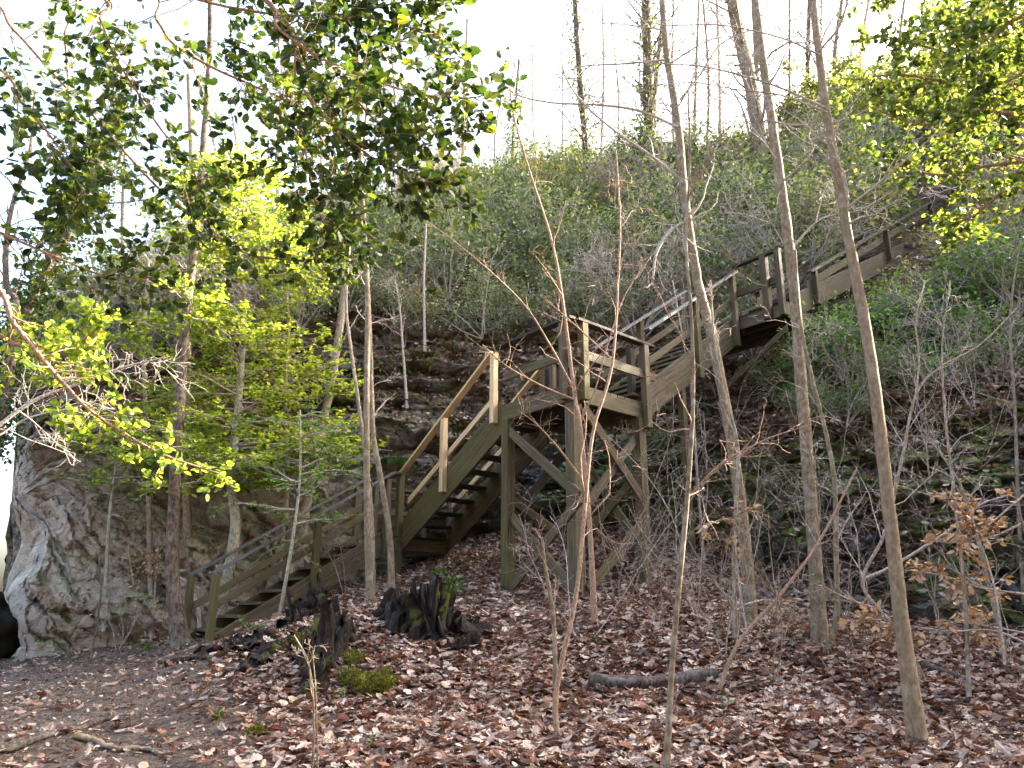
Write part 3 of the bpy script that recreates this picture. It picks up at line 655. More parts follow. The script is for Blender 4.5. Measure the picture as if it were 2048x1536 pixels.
# top landing with tall posts
K = f4pt(s4b+.02); ZK = K[2]+.2; K[2] = ZK
landing(K-d2*W3, d2*(W3+2.2), d1*1.3, ZK, M['wood'], 8)
for q in (0., .75, 1.5, 2.15):
    for e_ in (.05, 1.2):
        p_ = K+d2*q+d1*e_; post(p_, gz(p_[0], p_[1])-.4 if q != .75 else ZK-.1, ZK+1.25, M['wood'], w=.1)
for hh in (1.25, .75, .45):
    beam('handrail' if hh > 1 else 'mid_rail', K+d2*.0+z_*hh, K+d2*2.2+z_*hh, .12 if hh > 1 else .04, d1, .04 if hh > 1 else .12, z_, M['darkwood'])
bq = onplane(1938, 506, K+d2*.9, d1); 
for dx in (0, .22, .5):
    brace(P(1935+dx*60, 512, K[1]-.6), P(2012+dx*60, 405, K[1]-.6-.1), U(np.array([.4, -1, .4])), M['newwood'] if dx < .3 else M['wood'], .14)  # pale lumber on two braces puts their sunlit look into the colour
#@@REST
# ------------------------------------------------------------------ TREES AND SAPLINGS
def px_line(pts, Y0, dY):
    n = len(pts); return [P(x, y, Y0+dY*i/(n-1)) for i, (x, y) in enumerate(pts)]
def sapling(name, label, cat, stems, mat, tw=10, L=.8, twmat=None, dY=0., Y=None, group=None, up=.25, level=2, flare=1.45, tmin=.25, extra=None, rmin=.0028):
    """stems: list of (pixel polyline from the base up, px diameter at base, at top)"""
    t = None; tm = MB()
    for k, (pts, w0, w1) in enumerate(stems):
        b = hit(*pts[0]) if Y is None else P(*pts[0], Y)
        Yb_ = b[1]; line = px_line(pts, Yb_, dY)
        if t is None:
            t = thing(name, label, cat, b, group)
        line[0] = b - np.array([0, 0, .12]) if Y is None else b
        if Y is not None and b[2] > gz(b[0], b[1])+.05: line = [np.array([b[0], b[1], gz(b[0], b[1])-.1])]+line
        c = smooth(line, 9); n = len(c); f = np.linspace(0, 1, n)
        r0, r1 = .76*w0/2/F*Yb_, .84*w1/2/F*Yb_
        rr = r0+(r1-r0)*f; rr = rr*(1+(flare-1)*np.exp(-f*22))
        c = c+rng.normal(size=c.shape)*r0*.035*np.sin(np.pi*f)[:, None]
        mb = MB(); tube(mb, c, rr, 14 if w0 > 14 else 8, .045); mb_done = mb
        if tw: twigs(tm, c, r0*.8, tw, L, .8, level, tmin, up, None, .2, 4, rmin)
        if w0 > 14 and Y is None:                            # root flare
            for a_ in rng.random(4)*6.28:
                e = [b+[0, 0, r0*2.2]]+[b+np.array([math.cos(a_), math.sin(a_), 0])*r0*f_+[0, 0, r0*(1.1-f_*.45)] for f_ in (.9, 1.6, 2.6)]; mb2 = MB(); e = smooth(e, 4); tube(mb, e, np.linspace(.62, .2, len(e))*r0, 7, .3)
        mb.build('trunk', mat, t)
    for (pts, w0, w1) in (extra or []):                     # traced limbs
        line = smooth(px_line(pts, Yb_+dY*.6, -.25), 7); mb = MB(); tube(mb, line, np.linspace(w0, w1, len(line))/2/F*Yb_, 6, .1, r=.5); mb.build('limb', twmat or mat, t)
        twigs(tm, line, w0/2/F*Yb_, 10, L*.6, .7, 1, .15, up*.4)
    if tw or extra: tm.build('crown', twmat or mat, t)
    return t
sapling('leaning_sapling_tree', 'thick grey lichen-spotted trunk leaning left, right of the stair tower', 'tree',
 [([(1500,1258),(1492,1110),(1466,900),(1428,690),(1395,560),(1370,400),(1356,250),(1332,90),(1322,-90),(1330,-300)], 33, 18)], M['bark'], 16, 1.1, M['greytwig'], dY=.5,
 extra=[([(1357,255),(1280,222),(1200,210),(1110,206),(1040,192),(1000,165)], 8, 3), ([(1366,362),(1300,310),(1230,262),(1165,205),(1130,150),(1122,100)], 8, 3), ([(1360,200),(1400,150),(1440,90),(1500,60)], 6, 3), ([(1330,120),(1240,128),(1170,132),(1110,150)], 6, 2), ([(1335,130),(1420,80),(1500,70)], 5, 2), ([(1325,60),(1240,48),(1180,46)], 4, 2), ([(1385,440),(1350,455),(1315,500),(1305,560)], 9, 5)], tmin=.45)
sapling('tall_straight_tree', 'tallest grey trunk with pale lichen patches, between two thinner leaning trunks', 'tree',
 [([(1640,1292),(1628,1090),(1604,790),(1586,560),(1556,330),(1527,130),(1505,-60),(1490,-300)], 36, 20)], M['bark'], 14, 1.2, M['greytwig'], dY=.4, tmin=.45,
 extra=[([(1556,330),(1540,300),(1460,200),(1400,130)], 5, 2), ([(1580,500),(1640,440),(1720,420),(1790,380)], 5, 2), ([(1510,200),(1480,150),(1440,190),(1400,220),(1350,230)], 5, 2), ([(1530,240),(1600,250),(1700,235),(1800,180)], 5, 2), ([(1500,120),(1450,60),(1400,-20)], 5, 2), ([(1575,500),(1540,440),(1500,370),(1460,330)], 4, 2)])
sapling('smooth_leaning_tree', 'smooth tan trunk nearest the right edge, rooted low in the leaf litter', 'tree',
 [([(1838,1492),(1803,1240),(1780,1040),(1742,720),(1692,450),(1652,210),(1622,-30),(1600,-300)], 40, 17)], M['tanbark'], 12, .9, M['greytwig'], dY=.3, tmin=.5,
 extra=[([(1690,420),(1740,380),(1800,330),(1880,260),(1950,200)], 6, 2), ([(1650,215),(1560,175),(1480,150),(1400,132),(1320,128),(1230,120)], 6, 2), ([(1640,110),(1560,75),(1440,50),(1330,50),(1250,30)], 5, 2), ([(1640,100),(1680,50),(1700,-20)], 7, 4), ([(1655,225),(1560,190),(1480,180),(1390,165),(1330,170)], 5, 2)])
sapling('slender_sapling', 'slim sapling with reddish upper stem rising from the bottom edge', 'sapling',
 [([(1328,1560),(1345,1320),(1374,1000),(1386,800),(1383,640),(1372,480),(1380,330),(1376,180)], 16, 5)], M['bark'], 12, .7, M['redtwig'], dY=.2, extra=[([(1372,1000),(1440,930),(1530,880),(1620,850)], 5, 2)])
sapling('forked_sapling', 'reddish forked sapling in front of the tower corner post', 'sapling',
 [([(1120,1482),(1112,1390),(1150,1200),(1166,1060),(1185,870),(1224,730),(1236,560),(1240,440),(1232,300)], 15, 4),
  ([(1190,1250),(1182,1100),(1172,960),(1160,850),(1148,780),(1128,620),(1103,480),(1052,320),(1022,200),(1030,130)], 15, 4)], M['redtwig'], 14, .75, M['redtwig'], dY=.4,
 extra=[([(1150,800),(1080,770),(1010,730),(965,690)], 5, 2), ([(1165,960),(1120,900),(1075,850),(1035,820)], 5, 2), ([(1158,850),(1190,780),(1215,690),(1250,590),(1310,500)], 4, 2), ([(1148,780),(1100,690),(1040,600),(930,500),(850,440)], 5, 2), ([(1225,720),(1150,650),(1080,590)], 3, 2)])
sapling('leaning_stick_sapling', 'thin bare stem leaning far right across the leaf slope', 'sapling',
 [([(1420,1396),(1475,1290),(1560,1190),(1640,1080),(1712,940)], 13, 5)], M['redtwig'], 5, .4, dY=.3)
sapling('curved_sapling', 'slim curved stem growing beside the tallest grey trunk', 'sapling',
 [([(1640,1305),(1672,1240),(1672,1100),(1670,980),(1655,880),(1625,760),(1600,640),(1590,500)], 16, 7), ([(1625,1300),(1640,1230),(1630,1130),(1640,1010),(1620,900)], 9, 3)], M['bark'], 10, .6, M['greytwig'], dY=.1)
sapling('white_crooked_sapling', 'whitish crooked stem with forking twigs behind the tan trunk', 'sapling',
 [([(1862,1372),(1800,1265),(1760,1222),(1725,1160),(1772,1060),(1803,920),(1832,790),(1880,735),(1960,690),(2040,610)], 13, 4)], M['palebark'], 16, .8, M['greytwig'], dY=.5,
 extra=[([(1760,1220),(1700,1200),(1640,1170)], 7, 3), ([(1725,1160),(1790,1130),(1900,1060),(1960,1010),(2020,990)], 8, 3), ([(1830,800),(1838,720),(1832,640),(1850,560)], 5, 2)])
sapling('right_edge_sapling', 'straight thin stem at the right edge standing above the fallen twigs', 'sapling',
 [([(2015,1335),(1975,1160),(1925,980),(1865,885)], 13, 4)], M['palebark'], 12, .6, M['greytwig'], dY=.3)
sapling('thin_grey_sapling', 'thin grey stem rising past the copper leaves by the mossy ledge', 'sapling',
 [([(1935,1410),(1930,1200),(1910,1000),(1892,850),(1884,700),(1900,560)], 11, 3)], M['palebark'], 14, .6, M['greytwig'], dY=.3)
sapling('far_right_sapling', 'thin brown stem rising along the extreme right border', 'sapling',
 [([(2046,1190),(2036,1000),(2030,820),(2020,640),(2040,480)], 12, 4)], M['bark'], 12, .6, M['greytwig'], dY=.3)
sapling('companion_sapling', 'narrow stem hugging the left side of the leaning lichen-spotted trunk', 'sapling',
 [([(1470,1285),(1468,1100),(1476,900),(1452,800),(1430,690),(1420,560)], 13, 5)], M['palebark'], 10, .5, M['greytwig'], dY=.3)
sapling('mid_sapling', 'thin stem between the stair tower and the leaning lichen-spotted trunk', 'sapling',
 [([(1408,1125),(1395,960),(1384,800),(1370,700),(1345,560)], 9, 3)], M['greytwig'], 12, .6, dY=.3)
sapling('paired_pole_tree', 'pair of straight pole-like stems in front of the first landing', 'tree',
 [([(742,1207),(735,1050),(733,800),(735,600),(726,420),(720,280),(716,120),(720,-60)], 19, 9), ([(784,1196),(780,1080),(762,960),(746,860),(741,700),(735,560),(722,380),(735,200)], 18, 7)], M['bark'], 9, .7, M['greytwig'], dY=.1, tmin=.4)
sapling('kinked_pale_sapling', 'kinked pale stem just behind the pair of pole-like stems', 'sapling',
 [([(748,1190),(741,1000),(716,800),(701,690),(692,600),(700,450),(694,300),(690,160)], 12, 6)], M['palebark'], 9, .6, M['greytwig'], dY=.8, tmin=.4)
sapling('pale_birch_tree', 'pale birch-like trunk leaning right behind the lower flight', 'tree',
 [([(600,1105),(626,930),(666,750),(690,560),(697,420),(690,250),(700,80)], 27, 13)], M['palebark'], 9, 1., M['greytwig'], dY=.4, Y=13.9, tmin=.4)
sapling('dark_flared_tree', 'dark brown trunk with flared foot left of the stairs', 'tree',
 [([(366,1288),(345,1150),(350,960),(360,800),(371,640),(388,500),(402,350),(416,180),(421,30),(415,-200)], 33, 15)], M['darkbark'], 12, 1., M['greytwig'], dY=.5, flare=1.9, tmin=.4)
sapling('pale_backing_tree', 'pale straight trunk directly behind the dark flared trunk', 'tree',
 [([(384,1245),(374,1000),(374,700),(382,500),(384,330),(378,150)], 24, 15)], M['palebark'], 8, .8, M['greytwig'], dY=.4, tmin=.4)
sapling('thin_left_tree', 'thin grey trunk in front of the pale rock, left of the dark trunk', 'tree',
 [([(306,1262),(299,1050),(293,850),(288,700),(296,520)], 15, 8)], M['palebark'], 10, .8, M['greytwig'], dY=.5)
sapling('background_sapling', 'slim grey trunk between pale birch and dark trunk behind stairs', 'tree',
 [([(566,1120),(574,950),(570,800),(576,640),(560,500)], 16, 8)], M['palebark'], 10, .8, M['greytwig'], dY=.3, Y=13.6)
sapling('arched_stub_sapling', 'short arched stem bending over between dark trunk and bottom newel post', 'sapling',
 [([(402,1272),(396,1220),(378,1170),(350,1150)], 13, 5)], M['lichenbark'], 2, .3, M['greytwig'])
sapling('ledge_sapling', 'small bare sapling growing on the mossy ledge behind the new handrail', 'sapling',
 [([(815,806),(806,700),(800,620),(790,560)], 8, 3), ], M['greytwig'], 16, .9, dY=.2)
sapling('slope_sapling', 'thin bare sapling on the leafy slope above the ledges', 'sapling',
 [([(850,700),(848,560),(852,420),(840,300)], 8, 3)], M['greytwig'], 14, .9, dY=.2)
sapling('stump_twig_sapling', 'knobbly thin stem right in front of the tower cross braces', 'sapling',
 [([(1110,1392),(1108,1250),(1090,1130),(1085,1080)], 13, 6)], M['bark'], 4, .4, M['redtwig'])
sapling('near_twig_sapling', 'two dry pale stems at the bottom edge below the mossy stump', 'sapling',
 [([(624,1560),(628,1440),(618,1330),(588,1270)], 7, 3), ([(640,1560),(632,1400),(625,1300)], 5, 2)], M['bark'], 3, .2)
sapling('dead_upright_twig', 'slim upright twig in front of the pale rock foot', 'sapling',
 [([(180,1330),(195,1240),(202,1180),(196,1100)], 7, 3)], M['darkbark'], 8, .35, M['greytwig'])
# tangled understorey on the right: each bush an individual
def twigbush(name, label, px, py, h, n, mat, group=None, fan=.7):
    b = hit(px, py); t = thing(name, label, 'bush', b, group); mb = MB(); 
    for k in range(max(3, int(n*.75))):
        d = np.array([rng.normal()*fan, rng.normal()*fan*.6, 1.]); q = wiggle(b-[0, 0, .05], d, h*(.6+.6*rng.random()), 8, .13)
        tube(mb, q, np.linspace(.007, .003, len(q)), 5, cap=False); twigs(mb, q, .007, 9, h*.3, .9, 1, .2, .1, None, .25, 3, .002)
    mb.build('stem', mat, t); return t
G_ = 'bare twiggy bushes tangled on the right slope'
for k, (px, py, h, n, mt) in enumerate([(1440,1150,1.6,6,'greytwig'),(1540,1200,1.8,7,'palebark'),(1350,1180,1.1,5,'greytwig'),(1690,1240,1.7,7,'palebark'),(1760,1190,2.0,7,'palebark'),
    (1880,1290,1.9,6,'palebark'),(1960,1230,2.1,6,'greytwig'),(1480,1000,1.6,5,'greytwig'),(1600,960,1.7,5,'palebark'),(1720,900,1.6,6,'palebark'),(1830,840,1.5,6,'greytwig'),(1950,820,1.6,6,'greytwig'),(1560,800,1.2,5,'greytwig'),(1240,1120,.9,4,'greytwig'),(1640,760,1.2,6,'palebark'),(2030,1330,1.8,6,'palebark'),(1900,1130,1.5,6,'palebark'),(1400,1060,1.5,6,'greytwig'),(1520,1100,1.6,7,'palebark'),(1620,1120,1.9,7,'greytwig'),(1690,1060,1.7,7,'palebark'),(1780,1010,1.8,7,'palebark'),(1860,960,1.7,6,'greytwig'),(1960,930,1.8,7,'palebark'),(1460,880,1.4,6,'palebark'),(1560,700,1.3,6,'palebark'),(1680,700,1.4,7,'palebark'),(1330,900,1.2,5,'greytwig'),(1400,760,1.,5,'greytwig'),(1350,1230,1.,4,'redtwig'),(1450,1260,1.2,4,'redtwig'),(1560,1300,1.3,5,'palebark'),(1720,1330,1.4,5,'palebark'),(2020,760,1.3,6,'palebark')]):
    twigbush('twiggy_bush', 'bare leafless twiggy bush tangled among the trunks on the right slope', px, py, h, n, M[mt], G_)
for px, py, h in ((1240,1225,2.3),(1165,1290,2.6),(1330,1265,2.2),(1395,1240,2.4),(1450,1330,2.2),(1560,1380,2.0)):
    twigbush('whip_shrub', 'cluster of thin pale upright whips in front of and right of the stair tower', px, py, h, 3, M['greytwig' if px % 2 else 'palebark'], 'thin pale whips veiling the stair tower', .3)
twigbush('twiggy_bush', 'bare twiggy bush at the foot of the pale rock beside the dark trunk', 235, 1300, 1.3, 6, M['greytwig'], None)
twigbush('twiggy_bush', 'spindly bare bush behind the handrail foot of the lower flight', 470, 1180, 1.1, 5, M['greytwig'], None)
twigbush('twiggy_bush', 'few bare shoots growing between the paired poles and lower flight', 690, 1195, 1.5, 3, M['palebark'], None, .25)
# ------------------------------------------------------------------ copper beech sprays
def spray_tree(name, label, cat, base_pt, limbs, Y0, tw, twL, per, size, kind, wm, lm, group=None, dY=.3, upn=.8, droop=0., lim_w=(9, 3), level=1, jit=.35, up=.1, rfun=None):
    t = thing(name, label, cat, base_pt, group); bm_, lm_ = MB(), MB(); tips = []
    hub = None
    for k, lb in enumerate(limbs):
        pts, yy = lb if isinstance(lb, tuple) else (lb, Y0)
        line = [np.array(q) if len(q) == 3 else P(q[0], q[1], yy+dY*i/len(pts)) for i, q in enumerate(pts)]
        c = smooth(line, 8); L0 = np.linspace(lim_w[0], lim_w[1], len(c))/2/F*yy
        tube(bm_, c, L0, 7, .15); 
        arc = float(np.sum(np.linalg.norm(np.diff(c, axis=0), axis=1)))
        vis = c[int(.12*len(c)):]
        twigs(bm_, vis, L0[0]*.8, int(tw*arc), twL, .8, level, .0, up, tips, .2, 4, .0016); tips.append(c[-6:])
    bm_.build('limb', wm, t); leaf_twigs(lm_, tips, per, size, kind, upn, jit, droop, rfun); lm_.build('foliage', lm, t, False)
    return t
b = hit(1960, 1420)
cb = spray_tree('copper_beech_sapling', 'beech twigs holding pale copper leaves at the lower right', 'sapling', b,
  [([(2080,1300),(1990,1262),(1900,1262),(1800,1250),(1700,1240)], b[1]), ([(2070,1270),(1960,1250),(1880,1240)], b[1]+.3), ([(2060,980),(1990,1040),(1940,1080)], b[1]-.2), ([(2060,1190),(1960,1175),(1880,1150),(1810,1140)], b[1]+.2), ([(2010,1330),(1990,1180),(1950,1060),(1900,985)], b[1]), ([(2060,1040),(1980,1075),(1900,1085),(1850,1075)], b[1]+.1)], b[1], 13, .2, 3.6, .07, 'beech', M['greytwig'], M['copper'], droop=-.3, lim_w=(5, 2))
def add_stem(t, px, Y, ztop, r=.016):
    q = P(px, 1200, Y); g_ = gz(q[0], q[1]); mb = MB(); c = smooth([[q[0], q[1], g_-.1], [q[0]+.03, q[1], (g_+ztop)/2], [q[0]-.02, q[1], ztop]], 6); tube(mb, c, np.linspace(r, r*.4, len(c)), 8, .1); mb.build('trunk', M['bark'], t)
add_stem(cb, 2072, b[1]+.1, P(2060, 960, b[1])[2])
b = hit(1500, 1290)
spray_tree('dry_leaf_sapling', 'thin twig with few withered tan leaves beside the leaning trunk', 'sapling', b,
  [([(1500,1290),(1480,1180),(1470,1040),(1500,1020)], b[1]), ([(1470,1040),(1440,1040),(1400,1060)], b[1]), ([(1490,1210),(1530,1200),(1570,1205)], b[1])], b[1], 7, .22, 3, .07, 'beech', M['greytwig'], M['copper'], droop=-.4, lim_w=(5, 2))
b = hit(260, 1290)
spray_tree('withered_beech_bush', 'bush of dry tan leaves in front of the pale rock face', 'bush', b,
  [([(300,1300),(270,1180),(255,1080)], b[1]), ([(300,1300),(310,1180),(320,1060)], b[1]), ([(290,1300),(240,1200),(225,1120)], b[1]+.2)], b[1], 12, .32, 4, .06, 'beech', M['greytwig'], M['copper'], droop=-.2, lim_w=(5, 2))
b = hit(790, 640)
spray_tree('rusty_leaf_bush', 'rust coloured bush on the slope above the ledges behind pole stems', 'bush', b,
  [([(790,640),(780,580),(790,540)], b[1]), ([(790,640),(740,590),(720,560)], b[1]), ([(790,640),(830,590),(850,540)], b[1])], b[1], 10, .4, 4, .08, 'beech', M['greytwig'], M['copper'], droop=-.2, lim_w=(5, 2))
# ------------------------------------------------------------------ near holly overhead (its trunk stands out of frame to the left)
trunk0 = np.array([-3.6, 2.4, gz(-3.6, 2.4)]); hub = trunk0+[0, 0, 4.6]
def frm(h_, *pts): return [tuple(h_)]+list(pts)
near = spray_tree('overhanging_holly_tree', 'dark spiny-leaved holly boughs hanging over the top left', 'tree', trunk0, [
  (frm(hub, (240,-60), (314,41), (346,87), (419,132), (501,169), (570,200), (611,223), (655,300), (690,380)), 3.3),
  (frm(hub, (150,-40), (200,36), (228,109), (273,182), (319,255), (374,319), (401,378)), 3.0),
  (frm(hub-[0,0,.6], (-60,-20), (27,59), (109,150), (200,246), (255,310), (328,387), (410,447), (478,501), (588,520), (684,510)), 3.7),
  (frm(hub-[0,0,1.6], (-80,430), (0,465), (114,515), (219,554), (310,554)), 3.3),
  (frm(hub, (300,-50), (400,0), (560,30), (700,30), (820,55), (880,90)), 2.9),
  (frm(hub, (420,-60), (560,60), (650,120), (760,165), (850,190), (935,196), (985,186)), 2.7),
  (frm(hub, (460,-40), (600,170), (700,280), (790,345), (860,370)), 2.8),
  (frm(hub-[0,0,.3], (-50,100), (40,200), (120,300), (160,400)), 2.8), (frm(hub, (500,-60), (640,-20), (760,10), (850,-10)), 2.9),
  (frm(hub, (100,-60), (130,80), (140,250), (150,420)), 3.3), (frm(hub, (560,-60), (640,90), (740,230), (830,290)), 3.0), (frm(hub, (480,-50), (560,110), (610,300), (640,430), (700,450)), 3.4)],
  3., 11, .40, 5.8, .046, 'holly', M['redtwig'], M['holly'], dY=.35, upn=.4, lim_w=(9, 3.5), level=1, jit=.45, up=-.05)
mb = MB(); q = smooth([trunk0-[0, 0, .2], trunk0+[.05, 0, 2], hub, hub+[.3, .2, 1.6]], 8); tube(mb, q, np.linspace(.13, .06, len(q)), 12, .1); mb.build('trunk', M['bark'], near)
# sunlit young holly with reddish bough
t0 = np.array([-4.6, 4.6, gz(-4.6, 4.6)])
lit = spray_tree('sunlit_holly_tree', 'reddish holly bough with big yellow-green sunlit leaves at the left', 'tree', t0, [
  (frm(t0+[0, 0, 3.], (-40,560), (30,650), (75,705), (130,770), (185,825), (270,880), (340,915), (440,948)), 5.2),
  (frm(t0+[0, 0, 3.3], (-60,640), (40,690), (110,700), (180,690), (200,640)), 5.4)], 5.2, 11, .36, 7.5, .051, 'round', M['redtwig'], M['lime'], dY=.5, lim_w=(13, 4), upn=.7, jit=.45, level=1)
mb = MB(); q = smooth([t0-[0, 0, .2], t0+[0, 0, 1.8], t0+[.1, 0, 4.4]], 8); tube(mb, q, np.linspace(.09, .05, len(q)), 10, .1); mb.build('trunk', M['bark'], lit)
# sunlit middle holly: layered sprays round the sapling with the wavy trunk
def layered(name, label, trunk_px, w0, w1, boughs, reach, size, per, mat, lmat, kind='round', tmin=.3, Yd=None, tiers=None, asym=0., dens=1., trunkmat=None, upn=1.1, lvl=1):
    b = hit(*trunk_px[0]) if Yd is None else P(*trunk_px[0], Yd)
    t = thing(name, label, 'tree', b); line = px_line(trunk_px, b[1], .3); line[0] = b-np.array([0, 0, .1]); c = smooth(line, 9)
    r0, r1 = w0/2/F*b[1], w1/2/F*b[1]; mb = MB(); tube(mb, c, np.linspace(r0, r1, len(c)), 12, .15); mb.build('trunk', trunkmat or M['lichenbark'], t)
    bm_, lm_, tips = MB(), MB(), []
    for k in range(boughs):
        f = tmin+(1-tmin)*(k+rng.random())/boughs; p = c[min(len(c)-1, int(f*(len(c)-1)))]
        a = rng.random()*2*math.pi; d = np.array([math.cos(a)-asym, math.sin(a)*.8, .12+.15*rng.random()])
        l = reach*(.6+.5*rng.random())*(1.12-.62*((f-tmin)/(1-tmin))**2)
        q = wiggle(p, d, l, 8, .1, -.015); tube(bm_, q, np.linspace(.016, .004, len(q)), 5, cap=False)
        for s in range(int(9*l*dens)+2):
            k2 = rng.integers(1, 8); sd = U(np.cross(q[k2]-q[k2-1], [0, 0, 1]))*(1 if s % 2 else -1)
            q2 = wiggle(q[k2], sd+.8*U(q[k2]-q[k2-1])+rng.normal(size=3)*.15, .32+.3*rng.random(), 4, .15, -.02)
            tube(bm_, q2, np.linspace(.005, .002, len(q2)), 4, cap=False); tips.append(q2)
            if lvl: 
                for _ in range(2):
                    q3 = wiggle(q2[rng.integers(1, 4)], U(q2[-1]-q2[0])+rng.normal(size=3)*[.6, .6, .15], .2, 3, .15); tips.append(q3)
        tips.append(q[-4:])
    bm_.build('branch', M['greytwig'], t); leaf_twigs(lm_, tips, per, size, kind, upn, .3); lm_.build('foliage', lmat, t, False); return t
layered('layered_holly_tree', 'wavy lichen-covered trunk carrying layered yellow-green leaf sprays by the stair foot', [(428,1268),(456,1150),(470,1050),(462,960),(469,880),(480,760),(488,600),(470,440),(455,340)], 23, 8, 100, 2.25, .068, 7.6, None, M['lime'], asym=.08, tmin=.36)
layered('small_dark_holly_tree', 'short green-leaved holly in front of the pale rock face', [(210,1250),(215,1100),(225,980),(240,880)], 9, 4, 12, .9, .055, 4, None, M['bright'], tmin=.5, asym=-.5)
layered('shaded_holly_tree', 'thin green-leaved holly spreading above the lower handrail', [(556,1236),(585,1080),(600,950),(600,820)], 8, 4, 15, 1.0, .06, 3.6, None, M['bright'], tmin=.35)
M['midholly'] = leafmat('mid_green_holly_leaf', spread((.014, .036, .01), (.03, .065, .014), (.06, .1, .02), (.12, .15, .025)), spread((.04, .09, .012), (.12, .19, .02), (.3, .36, .04), (.5, .5, .06)), .42, .42, .35)
# upper right holly (its trunk stands just out of frame)
t0 = np.array([5.9, 6.6, gz(5.9, 6.6)])
hr_ = t0+[0, 0, 5.]
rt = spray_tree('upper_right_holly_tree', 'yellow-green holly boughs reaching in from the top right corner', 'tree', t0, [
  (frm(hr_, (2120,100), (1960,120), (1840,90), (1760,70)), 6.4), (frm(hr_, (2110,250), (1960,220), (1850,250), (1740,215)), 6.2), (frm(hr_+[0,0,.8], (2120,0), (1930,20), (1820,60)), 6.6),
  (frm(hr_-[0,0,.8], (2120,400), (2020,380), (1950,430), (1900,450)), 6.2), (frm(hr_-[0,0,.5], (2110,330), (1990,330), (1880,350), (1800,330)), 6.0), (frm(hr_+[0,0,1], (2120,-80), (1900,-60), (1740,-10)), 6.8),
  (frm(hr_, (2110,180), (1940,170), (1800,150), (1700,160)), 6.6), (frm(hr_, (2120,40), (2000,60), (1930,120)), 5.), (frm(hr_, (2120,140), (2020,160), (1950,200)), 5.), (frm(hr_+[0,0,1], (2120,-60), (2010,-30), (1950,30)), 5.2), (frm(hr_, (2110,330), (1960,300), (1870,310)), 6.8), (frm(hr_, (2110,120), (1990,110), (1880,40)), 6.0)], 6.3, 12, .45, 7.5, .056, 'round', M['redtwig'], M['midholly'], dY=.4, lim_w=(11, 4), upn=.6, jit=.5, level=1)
mb = MB(); q = smooth([t0-[0, 0, .2], t0+[0, 0, 2.4], hr_, hr_+[-.2, 0, 1.8]], 8); tube(mb, q, np.linspace(.12, .05, len(q)), 12, .1); mb.build('trunk', M['bark'], rt)
# dark ivy-clad tree at far left and bare limbs reaching in
tL = sapling('ivy_clad_tree', 'dark ivy-clad trunk leaning right at the far left above the rock', 'tree',
 [([(-20,900),(10,800),(30,680),(85,560),(150,440),(200,330),(235,230),(262,120)], 40, 12), ([(30,680),(12,560),(20,430),(60,300),(70,180)], 22, 7)], M['darkbark'], 24, 1.6, M['darkbark'], Y=12.5, dY=1.)
mb = MB(); pts = smooth(px_line([(-20,900),(10,800),(30,680),(85,560),(150,440),(200,330),(235,230)], 12.5, 1.), 20); n = 6500
c = pts[rng.integers(0, len(pts), n)]+rng.normal(size=(n, 3))*.2; leaves(mb, c, rng.normal(size=(n, 3)), rng.normal(size=(n, 3)), .09, 'simple'); mb.build('ivy', M['holly'], tL, False)
sapling('bare_left_branch', 'bare grey branch of a leafless shrub crossing in at the left edge', 'shrub',
 [([(-60,900),(0,850),(70,800),(150,770),(245,735),(330,715)], 15, 4), ([(-60,900),(0,870),(60,835),(160,812)], 10, 3)], M['greytwig'], 12, .8, Y=7.5, dY=.4)
# ------------------------------------------------------------------ skyline trees
def sky_tree(label, base_px, Y, pts, w0, w1, tw, mat, group=None, ivy=0, L=2.4):
    t = sapling('skyline_tree', label, 'tree', [(pts, w0*1.1, w1*1.1)], mat, int(tw*1.7), L*(.95 if w0 < 13 else 1.1), mat, Y=Y, dY=.5, group=group, up=.3, tmin=.1, flare=1.2, rmin=.0105)
    if ivy:
        mb = MB(); c0 = smooth(px_line(pts, Y, .5), 20); c0 = c0[:int(len(c0)*.8)]; c = c0[rng.integers(0, len(c0), ivy)]+rng.normal(size=(ivy, 3))*.28
        leaves(mb, c, rng.normal(size=(ivy, 3)), rng.normal(size=(ivy, 3)), .16, 'simple'); mb.build('ivy', M['laurel'], t, False)
SG = 'bare trees on the skyline above the thicket'
sky_tree('ivy-covered slim trunk standing alone against the white sky', 0, 27, [(1178,420),(1170,280),(1158,140),(1150,0),(1146,-150)], 17, 12, 26, M['darkbark'], None, 700)
sky_tree('stout dark forked trunk with ivy on the skyline behind the thicket', 0, 26, [(1300,420),(1298,280),(1296,150),(1292,20),(1290,-150)], 30, 22, 26, M['darkbark'], None, 1600)
sky_tree('slanting second stem of the stout pair on the skyline', 0, 26.3, [(1304,300),(1312,160),(1325,40),(1340,-120)], 15, 10, 14, M['darkbark'])
sky_tree('thickest leaning trunk on the skyline behind the tall grey trunk', 0, 23, [(1535,420),(1518,280),(1498,150),(1470,30),(1450,-120)], 40, 30, 22, M['bark'])
sky_tree('upright trunk next to the thick leaning one on the skyline', 0, 25, [(1560,400),(1512,240),(1512,100),(1500,-100)], 18, 12, 18, M['bark'])
sky_tree('slim dark skyline trunk right of the tall grey trunk', 0, 27, [(1612,360),(1614,230),(1616,100),(1622,-100)], 14, 10, 16, M['darkbark'])
sky_tree('ghostly pale skyline trunk near the middle of the picture', 0, 32, [(925,440),(926,300),(930,150),(935,40)], 15, 7, 26, M['palebark'], None, 500)
sky_tree('short ivy-topped spire tree on the skyline', 0, 29, [(1024,420),(1026,300),(1030,220),(1038,120)], 12, 5, 14, M['darkbark'], None, 600, 1.)
